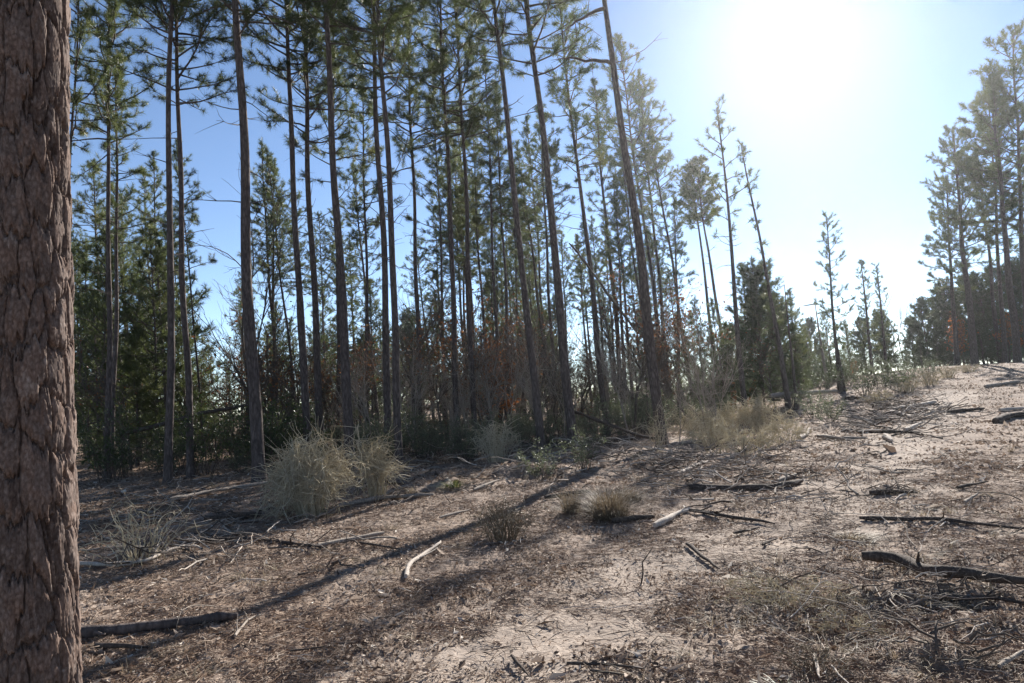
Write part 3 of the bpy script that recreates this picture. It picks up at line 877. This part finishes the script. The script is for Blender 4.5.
for px, py, s, lb in SHRUBS:
    g = ground_at(px, py); put("leafy_shrub", rnd.choice(SH), g[0], g[1], s, lb, "shrub")
g = ground_at(897, 392); put("round_bush", SHD[0], g[0], g[1], .9, "small dark green round bush beside the track", "shrub")

# dry brush clumps -------------------------------------------------------
def dry(px, py, wpx, hpx, nst, label, seed, droop=.6, side=8, mat=M_dry, rad=.0035, name="dry_brush", squash=.8):
    g = ground_at(px, py); D = g[1]
    Wd, Hh = wpx * D / F, hpx * D / F
    me = drybush_mesh(seed, Hh, Wd, nst, droop, side, rad).mesh("dry_brush", [mat], ())
    o = link(name, me); o.location = (g[0], g[1], hz(g[0], g[1])); tag(o, label, "dry brush"); return o
dry(312, 516, 80, 84, 105, "pale dome of tangled dry stems before the forest edge", 1, 1.2, 22, M_dry, .005)
dry(376, 500, 56, 74, 46, "looser pale dry shrub on two bare stems, right of the pale dome", 2, .9, 14, M_dry, .005)
dry(497, 462, 58, 42, 46, "small pale dry shrub with drooping tips on the hump", 3, 1.0, 10, M_dry, .006)
dry(140, 562, 120, 62, 36, "open fan of bare dry shoots beside the big foreground trunk", 4, .2, 4, M_dry, .004)
for i, (px, py, w, h, n) in enumerate(((700, 440, 66, 46, 110), (732, 440, 70, 52, 130), (762, 436, 60, 48, 110), (716, 452, 60, 40, 90), (752, 456, 64, 44, 100), (690, 428, 50, 34, 70), (786, 444, 46, 36, 70))):
    lb = ("leftmost thick clump of the pale brown brush thicket", "fullest clump in the middle of the pale brown brush thicket", "brush clump right at the orange snag's foot",
          "low front clump of the pale brown brush thicket, left side", "low front clump of the pale brown brush thicket, below the snag", "thin brush tuft right of the tallest leaning bare trunk", "rightmost straggling clump of the pale brown brush thicket")[i]
    dry(px, py, w * 1.15, h * (.66 + .1 * (i % 4)), int(n * .32), lb, 20 + i, .7, 20, M_dry, .006)
dry(660, 452, 34, 48, 22, "bare dry sprout at the foot of the tallest leaning bare trunk", 31, .2, 6)
dry(505, 540, 80, 40, 90, "greenish dry tussock where the long shadow crosses it", 32, .7, 6, M_drygrass)
dry(790, 600, 150, 26, 60, "flattened pale dry weeds on the near clearing", 33, 1.5, 12, M_dry, .0022)
dry(850, 630, 110, 22, 40, "dry weeds in front of the rough earth heap", 34, 1.5, 12, M_dry, .0022)
dry(820, 672, 90, 30, 26, "dry dark twiggy weeds at the bottom edge", 35, .8, 12, M_drygrass, .0022)
for i, (px, py, w, h) in enumerate(((930, 385, 34, 16), (906, 392, 36, 16), (948, 378, 30, 14), (880, 404, 40, 16), (970, 372, 28, 10))):
    dry(px, py, w, h, 46, ("pale dry grass clump left of the track's far end", "pale dry grass clump by the small dark round bush", "pale dry grass clump beneath the right hand pines",
        "pale dry grass clump behind the brush pile", "lowest dry grass clump at the foot of the foremost thick pine")[i], 50 + i, .6, 5, M_dry, .008)

def tussock(px, py, wpx, hpx, n, label, seed, mat=M_drygrass, w=.006, droop=.6, tint=.5):
    g = ground_at(px, py); D = g[1]; acc = Acc(); rng = np.random.default_rng(seed)
    k = 3 if n > 240 else 2
    for q in range(k):                                   # several leaning bunches make one ragged clump
        sub = Acc(); f = rng.uniform(.6, 1.05)
        blades(sub, rng, n // k, hpx * D / F * f, wpx * D / F * .72, 0, w, droop, tint + rng.normal(0, .1))
        off = np.array([rng.normal(0, .2) * wpx * D / F, rng.normal(0, .12) * wpx * D / F, 0])
        for V, Fq, T in zip(sub.v, sub.f[4], sub.t[4]): acc.add(V + off, Fq, 0, T)
    o = link("grass_tussock", acc.mesh("grass_tussock", [mat], ())); o.location = (g[0], g[1], hz(g[0], g[1])); tag(o, label, "grass tuft")
tussock(602, 520, 74, 38, 900, "thick drooping brown grass tussock beside the track", 1, M_drygrass, .005, .8, .3)
tussock(568, 512, 50, 26, 420, "smaller brown grass tussock left of the thick drooping one", 2, M_drygrass, .005, .8, .4)
tussock(640, 500, 40, 18, 260, "low brown grass tussock right of the thick drooping one", 3, M_drygrass, .005, .8, .4)
tussock(772, 690, 54, 9, 200, "green and straw coloured grass tuft at the bottom edge", 4, M_greengrass, .004, .4, .5)
tussock(838, 540, 50, 10, 200, "flat dry grass patch on the pale sandy track", 5, M_drygrass, .004, .8, .7)
tussock(455, 488, 26, 12, 160, "tiny green grass tuft on the hump", 6, M_greengrass, .005, .4, .3)

# ------------------------------------------------------------------ fallen logs and sticks
def stick(pts, wpx, mat, label, seed, twigs=0, name="fallen_branch", lift=0.0, taper=.5, wob=.022, cat="fallen branch", sides=8):
    rng = np.random.default_rng(seed)
    G = []
    for p in pts:
        if len(p) == 2: G.append(ground_at(*p))
        else: G.append(at_depth(p[0], p[1], p[2]))
    D = np.mean([np.linalg.norm(g[:2]) for g in G]); r = .78 * wpx * D / (2 * F)
    G = np.array(G)
    L = np.linalg.norm(np.diff(G, axis=0), axis=1).sum()
    n = max(8, min(40, int(L / .12)))
    cl = np.concatenate([[0], np.cumsum(np.linalg.norm(np.diff(G, axis=0), axis=1))]); s = np.linspace(0, cl[-1], n)
    P = np.stack([np.interp(s, cl, G[:, c]) for c in range(3)], 1)
    if all(len(p) == 2 for p in pts):
        gz = height(P[:, 0], P[:, 1])
        ends = np.linspace(gz[0], gz[-1], n)
        P[:, 2] = np.maximum(gz, ends) * .5 + .5 * ends + r * .5 + .022 + lift
        P[:, 2] = np.maximum(P[:, 2], gz + r * .45)
    nz = np.cumsum(rng.normal(0, 1, (n, 3)), 0); t = np.linspace(0, 1, n)[:, None]; nz -= nz[0] + (nz[-1] - nz[0]) * t
    P = P + nz * wob * L / n ** .5 * np.array([1, 1, .35])
    rad = r * np.linspace(1, 1 - taper, n) * (1 + rng.normal(0, .12, n))
    rad[0] *= .75; rad[-1] *= .55
    acc = Acc(); tube(acc, P - P[0], rad, sides)
    P0 = P - P[0]
    for k in range(twigs):
        a = rng.integers(1, n - 1); dd = norm(P0[a + 1] - P0[a]) + rng.normal(0, .8, 3); dd[2] = abs(dd[2]) * .6
        dd = norm(dd) * rng.uniform(.1, .3) * min(L, 1.6)
        tube(acc, bent(P0[a], P0[a] + dd, 5, .08, rng), np.linspace(r * .45, r * .15, 5), 5)
    o = link(name, acc.mesh(name, [mat], (0,))); o.location = P[0]
    tag(o, label, cat); return o

STICKS = [
 ([(70, 640), (160, 630), (238, 622)], 15, M_bark, "straight dark log lying at the foot of the big foreground trunk", 1, 'fallen_log'),
 ([(96, 650), (148, 652)], 7, M_darkwood, "short dark stick just below the straight log by the big trunk", 0, 0),
 ([(70, 566), (110, 569), (145, 566), (175, 550), (206, 543)], 5, M_palewood, "crooked pale branch with side twigs right of the big foreground trunk", 8, 0),
 ([(206, 543), (245, 541), (290, 546), (328, 551)], 6, M_darkwood, "dark branch continuing from the crooked pale branch", 2, 0),
 ([(318, 549), (352, 543), (384, 536)], 7, M_greywood, "grey log piece in front of the pale brush dome", 0, 'fallen_log'),
 ([(406, 580), (411, 567), (424, 555), (441, 544)], 6.5, M_palewood, "white barked bent stick beside the long shadow", 1, 0),
 ([(170, 502), (225, 492), (278, 482)], 5, M_greywood, "long thin pale pole at the foot of the thickest left pine", 0, 'fallen_log'),
 ([(205, 522), (262, 518)], 9, M_darkwood, "dark rotten log on the shaded floor left of the pale brush dome", 0, 'fallen_log'),
 ([(338, 508), (380, 501), (434, 497)], 6, M_greywood, "pale log lying behind the looser dry shrub's stems", 1, 'fallen_log'),
 ([(687, 547), (702, 558), (720, 573)], 6, M_darkwood, "dark short stick slanting on the bare track", 1, 0),
 ([(734, 536), (760, 530)], 4, M_darkwood, "short dark stick on the pale track, left of a twin", 0, 0),
 ([(763, 548), (778, 541)], 4, M_darkwood, "stubby dark stick on the pale track, right of its twin", 0, 0),
 ([(860, 521), (905, 522), (945, 522), (985, 530), (1030, 533)], 6, M_darkwood, "long dark branch lying across the track on the right", 2, 0),
 ([(864, 572), (905, 577), (945, 584), (990, 593), (1040, 602)], 13, M_darkwood, "thick dark pole reaching to the right edge above the earth heap", 2, 'fallen_log'),
 ([(925, 600), (960, 606), (1000, 603), (1030, 610)], 7, M_darkwood, "crooked dark root below the thick dark pole", 2, 0),
 ([(690, 490), (735, 490), (790, 487), (802, 484)], 9, M_darkwood, "dark log with shaded underside beside the track's left bank", 1, 'fallen_log'),
 ([(778, 484), (800, 476)], 6, M_greywood, "grey stick end resting on the dark bankside log", 0, 0),
 ([(655, 529), (668, 523), (690, 512)], 8, M_palewood, "split pale log chunk beside the brown tussock", 1, 'fallen_log'),
 ([(612, 524), (655, 520)], 8, M_darkwood, "dark log piece between the brown tussock and the split pale chunk", 0, 'fallen_log'),
 ([(690, 513), (730, 520), (775, 527)], 6, M_darkwood, "dark branch trailing right from the split pale chunk", 3, 0),
 ([(676, 478), (692, 470), (708, 463)], 6, M_palewood, "pale bare stick slanting on the bank below the thicket", 0, 0),
 ([(670, 446), (712, 443), (760, 441)], 5, M_greywood, "grey pole lying under the pale brown brush thicket", 0, 'fallen_log'),
 ([(520, 449), (580, 447), (640, 440)], 9, M_darkwood, "long dark fallen log before the stout leaning pines", 0, 'fallen_log'),
 ([(575, 412, 19.5), (610, 425, 19.2), (640, 436, 18.8), (668, 442, 18.6)], 4.5, M_darkwood, "fallen trunk slanting down to the tallest leaning bare trunk's foot", 0, 'fallen_log'),
 ([(474, 492), (500, 482)], 5, M_greywood, "pale stick pressed into the hump", 0, 0),
 ([(360, 545), (400, 552)], 3.5, M_darkwood, "thin dark stick right of the grey log piece", 1, 0),
 ([(770, 396, 30), (800, 393, 30.5), (838, 391, 31)], 6, M_greywood, "raised horizontal log reaching to the broken stub", 0, 'fallen_log'),
 ([(124, 437), (160, 439), (200, 443)], 4, M_palewood, "pale pole low between the left hand pines, upper of two", 0, 'fallen_log'),
 ([(108, 459), (160, 452)], 4, M_palewood, "pale pole low between the left hand pines, lower of two", 0, 'fallen_log'),
 ([(120, 435, 19.5), (200, 412, 20.5), (262, 402, 21.5)], 5, M_darkwood, "long thin pole propped aslant behind the close pair of pines", 0, 'fallen_log'),
 ([(637, 332, 22.5), (600, 282, 22.5), (569, 243, 22.5)], 3.5, M_twig, "thin pole hung up slanting between leaning pines", 0, 'hung_pole'),
 ([(893, 412), (912, 408), (936, 404)], 6, M_palewood, "pale log on the brush pile, longest of the light ones", 0, 'fallen_log'),
 ([(901, 400, 31), (905, 409, 30.6)], 6, M_palewood, "short white stick standing steep in the brush pile", 0, 0),
 ([(897, 414, 30), (912, 402, 30.6), (928, 400, 31)], 6, M_orange, "orange brown broken limb arched on the brush pile", 1, 0),
 ([(900, 403, 31.5), (930, 397, 31.8), (945, 404, 31.5), (952, 412, 31)], 5, M_darkwood, "dark bent limb arching over the top of the brush pile", 1, 0),
 ([(890, 414), (912, 419)], 6, M_palewood, "white stick at the left front of the brush pile", 0, 0),
 ([(905, 432), (923, 424)], 5, M_palewood, "pale stick at the near right of the brush pile", 0, 0),
 ([(856, 404), (880, 399)], 5, M_greywood, "grey pole end right of the broken stub", 0, 'fallen_log'),
 ([(846, 399), (868, 400), (892, 401)], 4.5, M_darkwood, "dark pole behind the brush pile's left end", 0, 'fallen_log'),
 ([(842, 432), (880, 433), (920, 435)], 5, M_darkwood, "long dark branch in front of the brush pile, nearer of two", 1, 0),
 ([(836, 440), (868, 440)], 4.5, M_greywood, "grey branch left in front of the brush pile", 0, 0),
 ([(800, 440), (812, 430)], 5, M_palewood, "pale forked stick right of the brush thicket", 2, 0),
 ([(818, 438), (842, 441)], 5, M_greywood, "grey log right of the pale forked stick", 0, 'fallen_log'),
 ([(885, 439), (892, 443)], 7, M_palewood, "white cut log end on the open ground before the brush pile", 0, 'fallen_log'),
 ([(945, 414), (985, 410)], 5, M_darkwood, "dark limb right of the brush pile", 2, 0),
 ([(996, 424), (1012, 418), (1030, 417)], 8, M_darkwood, "dark log by the right edge beyond the track", 0, 'fallen_log'),
 ([(1000, 412), (1026, 410)], 5, M_palewood, "pale stick behind the dark log at the right edge", 0, 0),
 ([(985, 388), (1020, 383)], 4, M_greywood, "grey pole high on the bank at the right edge", 0, 'fallen_log'),
 ([(870, 496), (895, 494), (918, 496)], 7, M_darkwood, "rough dark limb on the clod right of the pale sand", 3, 0),
 ([(958, 490), (988, 484)], 4, M_darkwood, "dark curved twig on the right half of the track", 1, 0),
 ([(965, 505), (980, 495)], 4, M_greywood, "grey stub stick right of the clod", 0, 0),
 ([(567, 668), (610, 669), (645, 674)], 5, M_darkwood, "dark twig bundle branch at the bottom of the track", 4, 0),
 ([(590, 675), (625, 680)], 4, M_darkwood, "second dark twig right below the bundle branch", 1, 0),
 ([(815, 660), (820, 683)], 6, M_palewood, "pale short stick among the weeds at the bottom edge", 0, 0),
 ([(512, 660), (530, 682)], 5, M_darkwood, "dark thin stick at the bottom edge left of the twig bundle", 1, 0),
 ([(1000, 672), (1026, 655)], 6, M_greywood, "grey stick in the lower right corner", 0, 0),
 ([(235, 640), (250, 622), (262, 618)], 4, M_greywood, "small grey twig at the end of the straight log", 3, 0),
 ([(290, 655), (330, 650)], 3, M_darkwood, "thin twig just below the long shadow at lower left", 1, 0),
 ([(440, 520), (470, 512)], 4, M_greywood, "grey stick left of the shadowed tussock", 0, 0),
 ([(545, 500), (590, 494)], 6, M_darkwood, "dark rotten piece behind the smaller brown tussock", 0, 'fallen_log'),
]
for i, (pts, w, m, lb, tw, nm) in enumerate(STICKS):
    stick(pts, w, m, lb, 400 + i, tw, nm or "fallen_branch", cat="log" if nm else "fallen branch", taper=.25 if nm else .55,
          lift=.09 if lb.startswith("thick dark pole") else 0.0)

def snag():
    g = ground_at(742, 412); D = g[1]
    stick([(741, 414, D), (748, 396, D), (757, 378, D - .1), (765, 364, D - .2)], 8, M_orange, "splintered orange brown snag leaning right above the brush thicket", 60, 0, "broken_snag", taper=.75, cat="snag")
    g = ground_at(734, 408); D = g[1]
    stick([(733, 408, D), (733, 382, D)], 8, M_orange, "upright reddish broken stump left of the leaning orange snag", 61, 0, "broken_stump", taper=.2, cat="stump")
    g = ground_at(640, 584); D = g[1]
    stick([(641, 586, D), (644, 570, D), (642, 562, D + .03), (653, 547, D + .05)], 2.4, M_darkwood, "thin dark twig standing upright on the bare track", 62, 2, "standing_twig", taper=.5, cat="twig", sides=6, wob=.03)
snag()

# torn roots in the rough earth heap
def roots(px, py, label, seed, Wd=.55, n=9):
    g = ground_at(px, py); rng = np.random.default_rng(seed); acc = Acc()
    for k in range(n):
        a = np.array([rng.uniform(-Wd, Wd), rng.uniform(-.15, .15), rng.uniform(-.03, .1)])
        b = a + np.array([rng.normal(0, .3), rng.normal(-.05, .12), rng.uniform(-.03, .16)])
        tube(acc, bent(a, b, 7, .16, rng, .06), np.linspace(rng.uniform(.004, .010), .002, 7), 5)
    o = link("torn_roots", acc.mesh("torn_roots", [M_twig], (0,))); o.location = (g[0], g[1], hz(g[0], g[1])); tag(o, label, "roots")
roots(905, 600, "torn dark roots poking from the rough earth heap at lower right", 1)
roots(985, 592, "torn roots under the thick dark pole near the right edge", 2, .5, 9)
roots(880, 494, "tangle of roots on the clod right of the pale sand", 3, .6, 18)
roots(940, 660, "small root knot near the bottom edge at lower right", 4, .2, 14)

def slash(name, cx, cy, sx, sy, n, L0, L1, r0, r1, label, seed, lift=.12, box=None):
    rng = np.random.default_rng(seed); acc = Acc(); c = 0
    while c < n:
        px, py = rng.normal(cx, sx), rng.normal(cy, sy)
        if px < 84 or px > 1023 or py < 386 + (512 - px) * .03: continue
        g = ground_at(px, py)
        if g[1] > 48: continue
        c += 1
        az = rng.uniform(0, 6.28); L = rng.uniform(L0, L1) * rng.uniform(.4, 1)
        d = np.array([math.cos(az), math.sin(az), rng.uniform(-.05, .35)]) * L
        a = g + np.array([0, 0, rng.uniform(0, lift)])
        r = rng.uniform(r0, r1); mt = int(rng.choice((0, 1, 1, 2, 3, 3)))
        P = bent(a, a + d, 6, .1, rng); P[:, 2] = np.maximum(P[:, 2], height(P[:, 0], P[:, 1]) - .01)
        tube(acc, P, np.linspace(r, r * .4, 6), 5, mt, .5, False)
        for k in range(rng.integers(0, 4)):
            q = rng.integers(1, 5); e = norm(norm(d) + rng.normal(0, .7, 3)) * L * rng.uniform(.15, .45)
            tube(acc, bent(P[q], P[q] + e, 4, .1, rng), np.linspace(r * .5, r * .2, 4), 4, mt, .5, False)
    o = link(name, acc.mesh(name, [M_darkwood, M_greywood, M_twig, M_palewood], (0, 1, 2, 3)))
    tag(o, label, "brush", None, "stuff")
slash("brush_pile", 893, 414, 36, 11, 330, .3, 1.6, .008, .028, "tangle of small broken limbs strewn beyond the broken stub", 12)
slash("edge_slash", 560, 455, 110, 14, 420, .3, 1.6, .005, .018, "broken twigs and limbs lying along the foot of the pine stand", 13, .2)
slash("left_slash", 190, 520, 90, 30, 220, .3, 1.3, .004, .014, "broken twigs lying on the shaded floor left of the pale brush dome", 14, .08)
slash("bank_slash", 720, 470, 70, 18, 230, .25, 1.2, .005, .018, "broken twigs on the bank below the pale brush thicket", 15, .1)
slash("heap_twigs", 870, 605, 85, 28, 170, .15, .7, .002, .006, "fine twigs and shoots strewn round the rough earth heap", 16, .1)
slash("track_twigs", 900, 500, 90, 40, 110, .2, .9, .003, .010, "twigs strewn along the right side of the track", 17, .03)

# ------------------------------------------------------------------ litter (stuff)
def wedge(n, r0, r1, rng, a0=-40, a1=40, p=1.0):
    u = rng.uniform(0, 1, n)
    r = (r0 ** p + u * (r1 ** p - r0 ** p)) ** (1 / p)
    a = np.radians(rng.uniform(a0, a1, n))
    return r * np.sin(a), r * np.cos(a)

def ground_frame(x, y):
    return height(x, y) + fine(x, y)

def chips(n, r0, r1, size, seed, p=1.0, flat=.35, tint=(.45, .25), asp=.45, bias=0.0, thin=.7):
    """curled flat scraps: leaves, bark flakes, wood chips"""
    rng = np.random.default_rng(seed)
    x, y = wedge(n, r0, r1, rng, p=p)
    td = track_d(x, y) + 1.0 * fbm(x / .8, y / .8, 3, 17)
    dens = (.3 + .7 * sstep(.25, 1.2, td)) * (.18 + 1.15 * sstep(-.1, .2, fbm(x / .6, y / .6, 3, 19)))
    m = rng.uniform(0, 1, n) < dens; x, y = x[m], y[m]; n = len(x)
    fm = forest_mask(x, y)
    z = ground_frame(x, y)
    u = norm(np.stack([rng.normal(0, 1, n), rng.normal(0, 1, n), rng.normal(0, flat, n)], 1))
    s = norm(np.cross(u, np.stack([rng.normal(0, flat, n), rng.normal(0, flat, n), np.ones(n)], 1)))
    nn = np.cross(s, u); nn *= np.sign(nn[:, 2:3] + 1e-9)
    L = size * np.exp(rng.normal(0, .45, n))[:, None]; w = L * asp * rng.uniform(.5, 1.3, (n, 1))
    c = np.stack([x, y, z + .006 + .012 * rng.uniform(0, 1, n)], 1)
    a = c - u * L * .5; b = c + u * L * .5
    k = L * .16 * rng.uniform(-.3, 1, (n, 1))
    V = np.stack([a, c - s * w * .5 + nn * k, b, c + s * w * .5 + nn * k], 1).reshape(-1, 3)
    i = np.arange(n)[:, None] * 4
    Fc = np.concatenate([i + np.array([[0, 1, 2]]), i + np.array([[0, 2, 3]])])
    tn = np.clip(rng.normal(tint[0], tint[1], n) + bias - .04 * fm, 0, 1)
    acc = Acc(); acc.add(V, Fc, 0, np.concatenate([tn, tn])); return acc

def straws(n, r0, r1, L0, w, seed, p=1.0, hard=False):
    rng = np.random.default_rng(seed)
    x, y = wedge(n, r0, r1, rng, p=p)
    td = track_d(x, y) + .9 * fbm(x / .8, y / .8, 3, 17)
    dens = (.35 + .65 * sstep(.2, 1.1, td)) * (.25 + 1.1 * sstep(-.15, .2, fbm(x / .5, y / .5, 3, 29)))
    m = rng.uniform(0, 1, n) < dens; x, y = x[m], y[m]; n = len(x)
    z = ground_frame(x, y)
    az = rng.uniform(0, 2 * PI, n); el = np.abs(rng.normal(0, .16 if not hard else .1, n))
    u = np.stack([np.cos(az) * np.cos(el), np.sin(az) * np.cos(el), np.sin(el)], 1)
    L = L0 * np.exp(rng.normal(0, .4, n))[:, None]
    wv = (w * rng.uniform(.6, 1.4, (n, 1)))
    side = np.stack([-np.sin(az), np.cos(az), np.zeros(n)], 1) * wv
    c = np.stack([x, y, z + .004 + .012 * rng.uniform(0, 1, n)], 1)
    up = np.array([[0, 0, 1.0]])
    a, b = c - u * L * .5, c + u * L * .5
    a[:, 2] = np.maximum(a[:, 2], z - .01)
    mid = c + side * rng.normal(0, 2.5, (n, 1)) + up * wv
    V = np.stack([a - side * .5, a + side * .5, mid - side * .5, mid + side * .5, mid + up * wv, b], 1).reshape(-1, 3)
    i = np.arange(n)[:, None] * 6
    F3 = np.concatenate([i + np.array([[q]]).reshape(1, 3) for q in ((0, 2, 4), (1, 4, 3), (0, 4, 1), (2, 5, 4), (3, 4, 5), (2, 3, 5), (0, 1, 2), (1, 3, 2))])
    tn = np.clip(rng.normal(.5, .25, n), 0, 1)
    acc = Acc(); acc.add(V, F3, 0, np.concatenate([tn] * 8)); return acc

def stuff(name, acc, mat, label, cat):
    o = link(name, acc.mesh(name, [mat], ())); tag(o, label, cat, None, "stuff"); return o
stuff("leaf_litter", chips(290000, 3.2, 15, .024, 1, .9, .5, (.52, .25)), M_litter, "curled leaf litter and bark flakes strewn over the near ground", "leaf litter")
stuff("far_leaf_litter", chips(300000, 12, 60, .065, 2, 1.1, .45, (.52, .25)), M_litter, "leaf litter and wood scraps strewn over the farther ground", "leaf litter")
stuff("wood_chips", chips(12000, 3.4, 24, .06, 3, .9, .5, (.72, .25), .3), M_litter, "larger pale and dark wood chips strewn over the clearing", "wood chips")
stuff("pine_straw", straws(190000, 3.2, 16, .11, .0022, 4, .9), M_straw, "fallen brown pine needles lying over the ground", "pine straw")
stuff("twig_debris", straws(52000, 3.4, 40, .2, .005, 5, .9, True), M_litter, "broken twigs littering the clearing and forest floor", "twigs")

def floor_grass():
    rng = np.random.default_rng(8); acc = Acc()
    n = 0
    while n < 260:
        px, py = rng.uniform(90, 1020), rng.uniform(395, 683)
        g = ground_at(px, py)
        if g[1] > 55: continue
        if track_d(np.array([g[0]]), np.array([g[1]]))[0] < .7: continue
        if fbm(np.array([g[0] / 1.4]), np.array([g[1] / 1.4]), 3, 83)[0] < .0: continue
        sub = Acc(); s = rng.uniform(.5, 1.3)
        blades(sub, rng, 18, (.05 + .006 * min(g[1], 16)) * s, (.16 + .012 * min(g[1], 16)) * s, 0, .0018 + .0003 * g[1], .9, rng.uniform(.2, .9))
        for V, Fq, T in zip(sub.v, sub.f[4], sub.t[4]):
            acc.add(V + np.array([g[0], g[1], hz(g[0], g[1])]), Fq, 0, T)
        n += 1
    stuff("dry_grass_cover", acc, M_drygrass, "short dry grass wisps scattered through the clearing", "dry grass")
floor_grass()

# ------------------------------------------------------------------ haze: scattering volume added to stand in for lens veiling and sun glow
def haze():
    X, Y0, Y1, Z0, Z1 = 405, -405, 405, -2.5, 27
    V = [(sx * X, y, z) for z in (Z0, Z1) for y in (Y0, Y1) for sx in (-1, 1)]
    Fc = [(0, 2, 3, 1), (4, 5, 7, 6), (0, 1, 5, 4), (2, 6, 7, 3), (0, 4, 6, 2), (1, 3, 7, 5)]
    acc = Acc(); acc.add(np.array(V), np.array(Fc))
    m, nt, out = mat_new("haze")
    v = N(nt, "ShaderNodeVolumePrincipled")
    v.inputs['Color'].default_value = (.95, .97, 1, 1); v.inputs['Density'].default_value = HAZE_DENSITY; v.inputs['Anisotropy'].default_value = HAZE_G
    nt.links.new(v.outputs[0], out.inputs['Volume'])
    o = link("haze", acc.mesh("haze", [m])); structure(o, "stuff")
haze()
